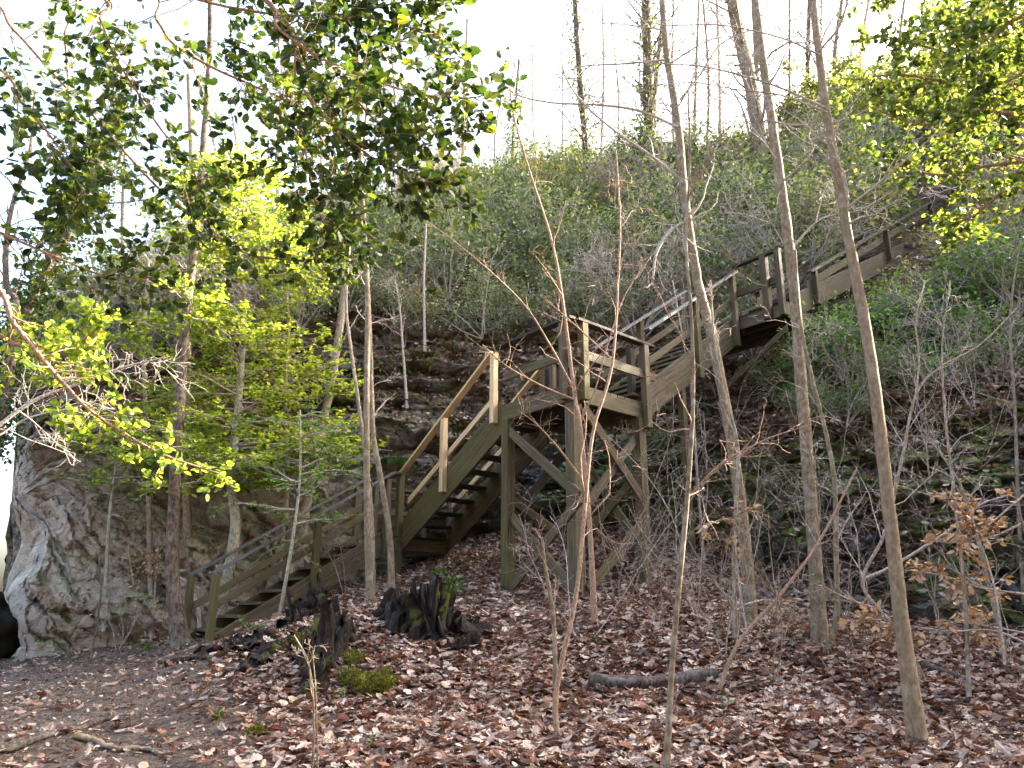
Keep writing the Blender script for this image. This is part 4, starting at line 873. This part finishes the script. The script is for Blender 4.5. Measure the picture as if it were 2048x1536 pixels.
for px, py, top, w_ in ((868,460,60,12),(1080,400,90,8),(1230,370,40,9),(1385,380,-60,10),(1440,370,-90,11),(1680,330,-90,14),(1730,310,-80,12),(1800,290,-90,12),(800,470,90,10),(560,520,120,14),(640,500,90,11),(480,540,200,12),(1885,270,-60,15),(1960,260,-60,14),(250,640,260,12),(1120,390,130,8),(1200,370,-90,9),(1350,370,-90,8),(1410,380,-90,9),(1580,360,-90,9),(1640,340,-90,8),(1850,280,-90,10),(1000,420,160,7),(720,480,120,9),(420,560,160,10)):
    sky_tree('bare grey tree rising among others on the skyline above the thicket', 0, float(np.interp(px, [0, 600, 1200, 2048], [20, 27, 30, 25]))+rng.random()*3, [(px, py), (px+rng.normal()*8, (py+top)/2), (px+rng.normal()*16, top)], w_, w_*.5, 20, M['greytwig' if rng.random() < .5 else 'bark'], SG)
# ------------------------------------------------------------------ thicket of evergreen shrubs on the hillside
def shrub_proto(k, lmat, n, R_=1.1, H_=1.7, size=.085, kind='simple'):
    t = thing('evergreen_shrub', 'leathery evergreen shrub in the dense thicket covering the hillside', 'shrub', (0, 0, 0), 'evergreen shrubs covering the hillside above the ledges')
    wb, lb = MB(), MB(); tips = []
    for s in range(9):
        d = np.array([rng.normal()*.6, rng.normal()*.6, 1.]); q = wiggle([0, 0, -.1], d, H_*(.7+.4*rng.random()), 7, .16); tube(wb, q, np.linspace(.02, .008, len(q)), 5, cap=False)
        twigs(wb, q, .01, 11, R_*.6, 1., 1, .25, .15, tips, .2, 3, .005)
    c = np.array([q[-1] for q in tips]); c = c[c[:, 2] > .15]
    idx = rng.integers(0, len(c), n); p = c[idx]+rng.normal(size=(n, 3))*[.11, .11, .07]
    dirs = p-c[idx]+rng.normal(size=(n, 3))*.08+[0, 0, -.04]; leaves(lb, p, dirs, rng.normal(size=(n, 3))*.6+[0, 0, .8], size*(.6+.8*rng.random(n)), kind)
    wb.build('branch', M['greytwig'], t); lb.build('foliage', lmat, t, False); return t
protos = [shrub_proto(k, M['laurel'], 1900) for k in range(4)]+[shrub_proto(4, M['warm_laurel'], 1700)]
used = [False]*5; pts = []
jn = sum(counts[:len(left)+1]); jx = NC-sum(counts[-5:])
cand = [(r_, c_) for r_ in range(R_S-9, R_S+62) for c_ in range(jn, jx, 1)]
random.shuffle(cand)
def on_stairs(p):
    x, y = p[0]-Hc[0], p[1]-Hc[1]; s = x*d1[0]+y*d1[1]; t_ = x*d2[0]+y*d2[1]
    if s > -2 and s < s4b+1.3 and -W3-.85 < t_ < 1.15: return True
    x, y = p[0]-R[0], p[1]-R[1]; s = x*d1[0]+y*d1[1]; t_ = x*d2[0]+y*d2[1]
    return -1 < s < sT+2 and -W3-1. < t_ < 1.2
n_sh = 0
def put(p, k, sc, label=None, rzz=None):
    rz = rng.random()*6.28 if rzz is None else rzz
    if not used[k]:
        used[k] = True; o = protos[k]; o.location = [float(v) for v in p]; o.rotation_euler = (0, 0, rz); o.scale = sc
        if label: o['label'] = label
        return o
    return copy_thing(protos[k], p, rz, sc, label)
for r_, c_ in cand:
    p = T[r_, c_]; X_, Y_ = proj(p)
    if X_ < 60 or X_ > 2250 or on_stairs(p): continue
    dd = math.hypot(p[0], p[1]); sp = .88+.018*dd
    if any((p[0]-q[0])**2+(p[1]-q[1])**2+(p[2]-q[2])**2*.5 < sp*sp for q in pts): continue
    pts.append(p); lo = r_ < R_S+4
    k = 4 if (r_ > R_S+50 and rng.random() < (.8 if X_ < 1100 else .5)) or rng.random() < .16 or (X_ > 1500 and rng.random() < .4) else rng.integers(0, 4)
    s = (.7+.3*rng.random()) if lo else (1.05+.5*rng.random()); put(p, int(k), (s*1.05, s*1.05, s*(.85+.3*rng.random())))
    n_sh += 1
    if n_sh >= 286: break
for px, py in ((1790,385),(1840,350),(1760,420),(1880,325),(1730,450)):
    p = hit(px, py); put(p, int(rng.integers(0, 5)), (.55, .55, .5))
print('shrubs', n_sh, 'last row', r_)
tw0 = None
for k in range(42):
    r_, c_ = cand[(k*977) % len(cand)]; p = T[r_, c_]; X_, Y_ = proj(p)
    if X_ < 100 or X_ > 2100 or on_stairs(p): continue
    if tw0 is None:
        tw0 = thing('bare_shrub', 'leafless pale grey shrub standing among the evergreens of the hillside thicket', 'shrub', (0, 0, 0), 'leafless grey shrubs in the hillside thicket'); mb = MB()
        for s_ in range(8):
            q = wiggle([0, 0, -.1], [rng.normal()*.45, rng.normal()*.45, 1], 2.6*(.7+.5*rng.random()), 8, .13); tube(mb, q, np.linspace(.022, .008, len(q)), 5, cap=False); twigs(mb, q, .014, 16, 1., .8, 2, .2, .2, None, .2, 3, .0055)
        mb.build('stem', M['greytwig'], tw0); tw0.location = [float(v) for v in p]
    else: copy_thing(tw0, p, rng.random()*6, .75+.5*rng.random())
for k, (px, py, Y, R_, H_, mt, lab) in enumerate([(1345,330,26,1.1,3.6,'laurel','dark evergreen tree beside the stout forked skyline trunk'),(1240,330,27,1.1,1.8,'laurel','low round evergreen on the skyline between the two ivy-covered trunks'),
    (1740,300,25,1.9,5.2,'warm_laurel','tallest yellow-green tree crown on the right skyline'),(1860,270,22,1.7,4.2,'warm_laurel','yellow-green crown right of the tallest one on the skyline'),(1980,260,20,1.8,4.4,'warm_laurel','yellow-green crown at the far right end of the skyline'),
    (1650,330,27,1.4,3.2,'laurel','green skyline tree between the thick leaning trunk and the yellow-green crowns'),(960,400,28,1.0,1.6,'warm_laurel','yellowish bush lit by the sun on the skyline near the spire tree'),(870,440,27,1.2,1.8,'warm_laurel','yellowish bush on the skyline left of the pale ghostly trunk'),
    (330,640,20,1.4,2.6,'laurel','bluish evergreen tree left of the dark flared trunk high behind'),(250,700,19,1.2,2.2,'laurel','evergreen at the left end of the hillside behind the ivy-clad trunk'),(150,780,18,1.,1.8,'laurel','evergreen bush on top of the pale rock at the left')]):
    e = shrub_proto(50+k, M[mt], int(5200*R_), R_, H_, .15); e.name = 'evergreen_tree' if H_ > 2 else 'skyline_bush'; e['label'] = lab; e['category'] = 'tree' if H_ > 2 else 'bush'; del e['group']; p = P(px, py, Y); p[2] = gz(p[0], p[1]); e.location = [float(v) for v in p]
# bright young shrubs beneath the upper flight
tb = shrub_proto(5, M['bright'], 1300, .8, 1.0, .06); tb['label'] = 'fresh green shrub on the bank below the upper flight'; tb['group'] = 'fresh green shrubs on the bank below the upper flight'; first = True
for px, py, s in ((1640,780,1.0),(1700,760,1.3),(1770,730,1.35),(1840,690,1.3),(1900,660,1.1),(1690,850,.7),(1980,650,1.3),(1590,790,.9),(1870,730,1.),(2030,620,1.5),(1950,720,1.),(1550,800,.7),(1740,800,.9),(1810,770,.9),(1890,790,.8),(2000,760,1.),(1620,830,.6)):
    p = hit(px, py); 
    if first: tb.location = [float(v) for v in p]; tb.scale = (s, s, s); first = False
    else: copy_thing(tb, p, rng.random()*6, s)
def low_plant(name, label, cat, px, py, r_, n, size, mat, kind='simple', stems=8, h=None):
    b = hit(px, py); t = thing(name, label, cat, b); wb, lb, tips = MB(), MB(), []
    for s in range(stems):
        q = wiggle(b-[0, 0, .03], [rng.normal()*.8, rng.normal()*.8, 1.], (h or r_)*(.6+.6*rng.random()), 5, .15); tube(wb, q, np.linspace(.004, .002, len(q)), 4, cap=False); tips.append(q)
        twigs(wb, q, .004, 3, r_*.4, .9, 0, .3, .2, tips, .2, 3, .0015)
    leaf_twigs(lb, tips, n/len(tips), size, kind, .8, .4); wb.build('stem', M['greytwig'], t); lb.build('foliage', mat, t, False); return t
low_plant('small_holly_bush', 'small bright green bush beside the rotten stump under the stairs', 'bush', 893, 1196, .42, 800, .05, M['bright'], 'simple', 12)
for k, (px, py, lab) in enumerate([(290,1300,'low green plant at the foot of the dark flared trunk'), (505,1265,'low green plant growing by the side board of the lower flight'), (740,1500,'flat blue-green seedling at the bottom edge below the moss mound'), (990,1265,'tiny green seedling right of the rotten stump'), (1195,1290,'tiny green seedling in the litter below the tower'),
      (690,1395,'tiny seedling in front of the mossy shard'), (430,1440,'small green seedling on the bare path at the left'), (1450,1420,'tiny green seedling near the leaning thin stem'), (560,960,'green tuft growing on the rock behind the lower handrail'), (1060,980,'green tuft on the ledge seen through the tower'), (760,760,'green tuft on the mossy ledge near the pole stems')]):
    low_plant('green_seedling', lab, 'plant', px, py, .22 if k in (0, 1) else .12, 130 if k in (0, 1) else 34, .035, M['bright'], 'round', 5)
# ferns
def fern(label, px, py, L, n, rnd_=0):
    b = hit(px, py); t = thing('fern', label, 'fern', b)
    for k in range(n):
        a = k/n*6.283+rng.random()*.5; q = wiggle(b+[0, 0, .02], [math.cos(a), math.sin(a)*.8-.2, .75], L*(.7+.4*rng.random()), 12, .03, -.17); mb = MB()
        tube(mb, q, np.linspace(.003, .001, len(q)), 3, cap=False); C, D, S = [], [], []
        for i in range(1, len(q)-1):
            for u_ in (0, .5):
                p = q[i]+(q[i+1]-q[i])*u_; tg = U(q[i+1]-q[i]); sd = U(np.cross(tg, [0, 0, 1])); w_ = L*.26*math.sin(math.pi*min(1, (i+u_+1.2)/len(q)))
                for s in (-1, 1): C.append(p); D.append(sd*s+tg*.35); S.append(w_)
        leaves(mb, C, np.array(D), np.tile([0, 0, 1.], (len(C), 1)), np.array(S), 'simple'); mb.build('frond', M['fern'], t, False)
fern('green fern growing on the ledge left of the new handrail', 795, 925, .62, 9)
fern('small fern at the foot of the lower flight stringer', 540, 1225, .3, 7)
fern('tiny dark fern hanging on the mossy right ledge', 1700, 790, .4, 7)
# ------------------------------------------------------------------ rotten stumps, logs, roots, moss
def shard(name, label, foot, tops, n=26, spread_=.25, seed=1, mat=M['rot'], moss=None, cat='stump'):
    """a rotten stump: a ridge of splintered wood standing on a footprint polyline; foot, tops in pixels"""
    c = [hit(*p) for p in foot]; t = thing(name, label, cat, c[len(c)//2]); mb = MB(); line = smooth(c, 6) if len(c) > 2 else np.linspace(c[0], c[-1], 8)
    hts = np.interp(np.linspace(0, 1, len(line)), np.linspace(0, 1, len(tops)), tops)
    cen = line.mean(0)
    for k in range(n*2):
        f = rng.random(); i = min(len(line)-2, int(f*(len(line)-1))); b = line[i]+(line[i+1]-line[i])*rng.random()+rng.normal(size=3)*[spread_*.4, spread_*.4, 0]; b[2] = gz(b[0], b[1])-.1
        h = .06+hts[i]*(.62+.55*float(vnoise(b[0]*7, b[1]*7, seed)))*(.75+.3*rng.random()); ln = rng.normal(size=2)*.22; o_ = U([b[0]-cen[0], b[1]-cen[1], 0.0001])
        kf = 7; ss = np.linspace(0, 1, kf); q = np.array([b+o_*(.16*(1-s_)**2.5)+np.array([ln[0]*h*s_, ln[1]*h*s_, h*s_+.0]) for s_ in ss])+rng.normal(size=(kf, 3))*.014
        r0 = .035+.06*rng.random()**1.3; a0 = rng.random()*3.14; pr = r0*np.array([1.7, 1.35, 1.2, 1.1, 1.0, .85, .5]); st = MB(); tube(st, q, pr, 9, .6)
        V = st.v[0]; ctr = np.repeat(q, 9, 0); V = V.copy(); off = V[:len(ctr)]-ctr; ax = np.array([math.cos(a0), math.sin(a0), 0]); V[:len(ctr)] = ctr+off-ax*(off@ax)[:, None]*.62
        V[:len(ctr)] += (.02*fbm(V[:len(ctr), 0]*28, V[:len(ctr), 1]*28, V[:len(ctr), 2]*9, 3))[:, None]*U(o_)
        mb.add(V[:len(ctr)], st.f[0], 0)
    for k in range(max(3, n//8)):                       # root flares and crumbled base
        b = line[rng.integers(0, len(line))]; a0 = rng.random()*6.28; q = [b+[0, 0, hts.mean()*.35]]
        for s_ in np.linspace(.15, 1, 6): e = b+np.array([math.cos(a0), math.sin(a0)*.8, 0])*s_*.55*(spread_/.3+.3); e[2] = gz(e[0], e[1])+hts.mean()*.3*(1-s_)**1.5-.01; q.append(e+rng.normal(size=3)*.015)
        tube(mb, smooth(q, 4), np.linspace(.09, .015, 25)*(.5+spread_), 9, .6)
    mb.build('wood', mat, t)
    if moss:
        for (px, py, s) in moss:
            b = hit(px, py); mm = MB(); lump(mm, b, s, seed+px); mm.build('moss', M['moss'], t)
    return t
def lump(mb, c, s, seed, sq=.6):
    n, m_ = 22, 14; th = np.linspace(0, 2*np.pi, n, endpoint=False); ph = np.linspace(0.02, np.pi-.02, m_)
    d = np.stack([np.sin(ph)[:, None]*np.cos(th), np.sin(ph)[:, None]*np.sin(th), np.cos(ph)[:, None]+0*th], -1)
    r = s*(1+.35*fbm(d[..., 0]*2+seed, d[..., 1]*2, d[..., 2]*2, 4)); V = np.asarray(c)+d*r[..., None]*[1, 1, sq]
    i = np.arange(m_-1)[:, None]; j = np.arange(n)[None, :]; mb.add(V.reshape(-1, 3), np.stack([i*n+j, (i+1)*n+j, (i+1)*n+(j+1) % n, i*n+(j+1) % n], -1).reshape(-1, 4)); 
def fuzzy_moss(label, px, py, s, n=900):
    b = hit(px, py); t = thing('moss_mound', label, 'moss', b); mb = MB(); lump(mb, b, s, px, .95); mb.build('cushion', M['moss'], t)
    mb = MB(); d = rng.normal(size=(n, 3)); d /= np.linalg.norm(d, axis=1)[:, None]; d[:, 2] = abs(d[:, 2]); c = b+d*(s*(1.0+.35*fbm(d[:, 0]*2+px, d[:, 1]*2, d[:, 2]*2, 4)))[:, None]*[1.04, 1.04, .99]; leaves(mb, c, d+rng.normal(size=(n, 3))*.5, rng.normal(size=(n, 3)), .028, 'simple'); mb.build('frond', M['mossleaf'], t, False)
M['mossleaf'] = leafmat('moss_tips', spread((.04, .05, .01), (.12, .12, .02), (.22, .19, .04)), spread((.08, .1, .02), (.2, .2, .03)), .8, .25, .1)
shard('rotten_stump', 'black splintered rotten stump with fluted sides in front of the first landing', [(775,1240),(810,1250),(850,1262),(905,1262),(925,1300)], [.42,.58,.6,.5,.25], 80, .24, 1)
shard('rotten_stump_shard', 'tall black upright splinter of rotten wood with yellow moss', [(640,1340),(655,1300),(690,1290)], [.62,.8,.5], 24, .12, 2, moss=[(668,1262,.09),(672,1310,.09)])
shard('rotten_wood_ridge', 'low black ridge of rotten wood running down left of the mossy shard', [(455,1290),(520,1290),(570,1262),(620,1230),(640,1215)], [.12,.2,.3,.48,.55], 56, .15, 3, moss=[(585,1255,.07)])
shard('rotten_wood_ridge', 'smaller dark rotten ridge sloping down to the litter', [(500,1335),(560,1300),(610,1275)], [.1,.22,.2], 18, .14, 4)
shard('rotten_stub', 'lowest black rotted stub standing under the mossy shard', [(632,1400),(640,1370),(650,1345)], [.3,.4,.3], 9, .1, 6)
fuzzy_moss('bright olive moss mound at the foot of the rotten stump', 745, 1385, .17, 1500)
fuzzy_moss('smaller moss hump left of the bright mound', 704, 1372, .12, 800); fuzzy_moss('moss cushion clinging low right of the black shard', 708, 1330, .1, 600); fuzzy_moss('flat moss patch between the rotten ridges', 612, 1290, .12, 600)
fuzzy_moss('round moss cushion on the bare path near the bottom', 512, 1475, .06, 300)
def log(name, label, pts, w0, w1, mat, cat='log', lift=.5, bump_=.25):
    c = []
    for x, y in pts: h = hit(x, y); c.append(h)
    r0 = w0/2/F*c[0][1]; r1 = w1/2/F*c[0][1]; c = smooth(c, 7); rr = np.linspace(r0, r1, len(c)); c[:, 2] = [gz(q[0], q[1]) for q in c]+rr*lift
    t = MB(); tube(t, c, rr, 12, bump_); mb2 = MB(); tube(t, [c[0], c[0]+(c[0]-c[1])*.02], [r0, r0*.9], 12, 0); o = t.build(name, mat); return tag(o, label, cat)
M['logbark'] = bark('wet_log_bark', (.02, .016, .016), (.055, .045, .042), (.12, .10, .095), .3, .8)
log('fallen_log', 'dark fallen branch lying across the leaf litter, centre right', [(1180,1382),(1240,1386),(1330,1378),(1432,1362)], 34, 24, M['logbark'], 'log', 1.1)
log('fallen_log', 'dark half-buried branch right of the smooth tan trunk', [(1850,1342),(1910,1362),(1975,1385)], 20, 12, M['logbark'], 'log', 1.)
log('tree_root', 'long dark root crossing the bare path in the bottom left corner', [(-20,1512),(60,1490),(130,1465),(200,1446),(250,1443)], 16, 6, M['logbark'], 'root', 1.1)
log('tree_root', 'pale snaking root near the bottom edge of the bare path', [(150,1478),(190,1488),(230,1503),(290,1503),(340,1520)], 13, 6, M['bark'], 'root', 1.)
log('tree_root', 'short dark root below the foot of the dark flared trunk', [(330,1335),(370,1322),(420,1320)], 16, 7, M['rot'], 'root')
for k, (pts_, lab) in enumerate([([(1010,1225),(1060,1160),(1120,1130),(1190,1085)], 'pale crooked fallen branch lying against the tower foot'), ([(1040,1230),(1110,1170),(1170,1150)], 'thin fallen branch just in front of the tower foot'), ([(1280,1180),(1330,1130),(1420,1110)], 'thin fallen branch right of the tower'),
    ([(1560,1230),(1640,1200),(1700,1210)], 'pale fallen stick among the trunks on the right'), ([(1000,1400),(1020,1450),(1030,1490)], 'short stick lying in the litter near the bottom'), ([(1290,1480),(1340,1440),(1360,1400)], 'slim stick pointing downhill by the slender sapling'), ([(930,1230),(975,1250)], 'dark stick right of the rotten stump'), ([(1500,1500),(1580,1470),(1640,1480)], 'grey stick in the litter near the right bottom'),([(1960,1440),(1900,1470),(1880,1520)], 'bent stick near the bottom right corner')]):
    log('fallen_branch', lab, pts_, 9, 3, M['bark'] if k != 6 else M['rot'], 'branch', 1.2)
# dark lump put in for the shaded gap under the west end
def shadow_gap(label, px, py, Y, s, sq, mat):
    mb = MB(); n, m_ = 60, 40; th = np.linspace(0, 2*np.pi, n, endpoint=False); ph = np.linspace(.02, np.pi-.02, m_); c = P(px, py, Y)
    d = np.stack([np.sin(ph)[:, None]*np.cos(th), np.sin(ph)[:, None]*np.sin(th), np.cos(ph)[:, None]+0*th], -1); r = s*(1+.3*fbm(d[..., 0]*1.3+px, d[..., 1]*1.3, d[..., 2]*1.3, 5)); V = c+d*r[..., None]*[1, 1, sq]
    i = np.arange(m_-1)[:, None]; j = np.arange(n)[None, :]; mb.add(V.reshape(-1, 3), np.stack([i*n+j, (i+1)*n+j, (i+1)*n+(j+1) % n, i*n+(j+1) % n], -1).reshape(-1, 4)); return tag(mb.build('shadow_gap', mat), label, 'shadow_gap')
shadow_gap('dark solid standing in for the shadowed gap at the far left end of the pale rock', -34, 1255, 15.2, .62, 1.05, M['darkwood'])
# ------------------------------------------------------------------ leaf litter
LEAF['broad'] = halves([(0, 0), (.12, .2), (.35, .36), (.55, .3), (.7, .34), (.88, .15), (1, 0)], .12, .35)
LEAF['oak'] = halves([(0, 0), (.2, .22), (.32, .12), (.48, .36), (.6, .17), (.76, .26), (1, 0)], .4, .8)
lb = MB()
def scatter(n, r0, r1, dens, smin, smax, kind, lift=.004, tilt=.35, mask=None):
    A = T[r0:r1+1]; a, b_, c, d_ = A[:-1, :-1], A[:-1, 1:], A[1:, 1:], A[1:, :-1]
    nn = np.cross(b_-a, d_-a); ar = np.linalg.norm(nn, axis=2); nn = nn/np.maximum(ar, 1e-9)[..., None]; nn *= np.where(nn[..., 2:3] < 0, -1, 1)
    ce = (a+b_+c+d_)/4; v = ce-EYE; f = v[..., 1]*cP+v[..., 2]*sP; X_ = 1024+F*v[..., 0]/np.maximum(f, .1); Y_ = 768-F*(-v[..., 1]*sP+v[..., 2]*cP)/np.maximum(f, .1)
    w_ = ar*((f > 1) & (X_ > -200) & (X_ < 2250) & (Y_ < 1680)); w_ = w_*dens(ce, nn, X_, Y_)
    w_ = w_.ravel(); w_ /= w_.sum(); id_ = rng.choice(len(w_), n, p=w_); u, v_ = rng.random((2, n, 1))
    def g(q): return q.reshape(-1, 3)[id_]
    p = (g(a)*(1-u)+g(b_)*u)*(1-v_)+(g(d_)*(1-u)+g(c)*u)*v_; m_ = g(nn)
    p = p+m_*(lift+.035*rng.random((n, 1))**2); a_ = rng.random(n)*6.283; t = np.stack([np.cos(a_), np.sin(a_), 0*a_], 1)+rng.normal(size=(n, 3))*tilt*.6
    # colour drifts in patches
    patch = .5+.35*fbm(p[:, 0]*.9, p[:, 1]*.9, p[:, 2], 3); rr = np.clip(.8*rng.random(n)+.28*np.clip(patch, 0, 1)-.02+.05*rng.normal(size=n), 0, 1)
    leaves(lb, p, t, m_+rng.normal(size=(n, 3))*tilt, smin+(smax-smin)*rng.random(n), kind, rr)
def path_mask(ce):
    # bare trodden path on the west side
    e = (ce[..., 0]+.42*ce[..., 1]-.5)+.4*fbm(ce[..., 0]*.7, ce[..., 1]*.7, 0*ce[..., 0], 3)
    return np.clip(.14+e*.6, .035, 1)
def dn_ground(ce, nn, X_, Y_): r_ = np.hypot(ce[..., 0], ce[..., 1]); return path_mask(ce)*np.clip(9/r_, .3, 1.4)*(ce[..., 0] > -9)*np.clip(1+.5*fbm(ce[..., 0]*1.1, ce[..., 1]*1.1, 0*ce[..., 0]+3, 3), .15, 2)
scatter(36000, 13, R_CB, dn_ground, .062, .125, 'oak', .006, .42); scatter(32000, 13, R_CB, dn_ground, .05, .11, 'broad', .004, .35); scatter(30000, 13, R_CB, lambda a, b, c, d: np.clip(9/np.hypot(a[..., 0], a[..., 1]), .3, 1.4)*(a[..., 0] > -9)*(.65+.35*path_mask(a)), .012, .05, 'flat', .002, .7)
def dn_ledge(ce, nn, X_, Y_): return np.clip((nn[..., 2]-.45)*2.5, 0, 1)*(X_ > 60)*np.clip((X_-100)/500, .05, 1)
scatter(13000, R_CB-4, R_CT+2, dn_ledge, .06, .11, 'flat', .006, .4)
def dn_soil(ce, nn, X_, Y_): return np.clip(.6+fbm(ce[..., 0]*.8, ce[..., 1]*.8, ce[..., 2], 3), .05, 1.5)*(X_ > 200)
scatter(34000, R_CT-2, R_S+16, dn_soil, .07, .13, 'flat', .006, .45)
tag(lb.build('leaf_litter', M['litter'], None, False), kind='stuff')
# trailing grass and weeds hanging from the ledges: uncountable
gb = MB(); n = 5200
A = T[R_CT-16:R_S+8:1].reshape(-1, 3); X_ = np.array([proj(q)[0] for q in A[::7]]); A = A[::7][(X_ > 350) & (X_ < 2100)]
fm = fbm(A[:, 0]*.9, A[:, 1]*.9, A[:, 2]*1.2, 3); A = A[fm > .12]
idx = rng.integers(0, len(A), n); p = A[idx]+rng.normal(size=(n, 3))*.07+[0, -.03, .02]
leaves(gb, p, rng.normal(size=(n, 3))*.5+[0, -.5, -.35], rng.normal(size=(n, 3)), .07+.12*rng.random(n), 'grass')  if 'grass' in LEAF else None
LEAF['grass'] = halves([(0, 0), (.3, .03), (.7, .025), (1, 0)], .3, .5)
leaves(gb, p, rng.normal(size=(n, 3))*.5+[0, -.5, -.35], rng.normal(size=(n, 3)), .08+.16*rng.random(n), 'grass')
M['grass'] = leafmat('dry_grass', spread((.08, .1, .02), (.14, .15, .03), (.25, .2, .08)), spread((.15, .2, .03), (.3, .3, .08)), .7, .3, .1)
tag(gb.build('ledge_grass', M['grass'], None, False), kind='stuff')
# ------------------------------------------------------------------ light
AZ, EL = math.radians(66), math.radians(30)
w = bpy.data.worlds.new('World'); SC.world = w; w.use_nodes = True; nt = w.node_tree
bg = nt.nodes['Background']; sky = nt.nodes.new('ShaderNodeTexSky'); sky.sky_type = 'NISHITA'; sky.sun_disc = False
sky.sun_elevation = EL; sky.sun_rotation = AZ; sky.air_density = 1.0; sky.dust_density = 7.; sky.ozone_density = .8
nt.links.new(sky.outputs[0], bg.inputs[0]); bg.inputs[1].default_value = .15
sun = bpy.data.lights.new('sun', 'SUN'); so = bpy.data.objects.new('sun', sun); COL.objects.link(so)
sun.energy = 5; sun.angle = math.radians(.5); sun.color = (1, .9, .74)
sd = Vector((math.sin(AZ)*math.cos(EL), math.cos(AZ)*math.cos(EL), math.sin(EL)))
so.rotation_euler = sd.to_track_quat('Z', 'Y').to_euler(); so.location = sd*50
SC.view_settings.view_transform = 'Standard'; SC.view_settings.look = 'None'; SC.view_settings.exposure = 3.1; SC.view_settings.gamma = 1
SC.cycles.max_bounces = 6; SC.cycles.diffuse_bounces = 3; SC.cycles.transmission_bounces = 3; SC.cycles.glossy_bounces = 2; SC.cycles.use_denoising = True
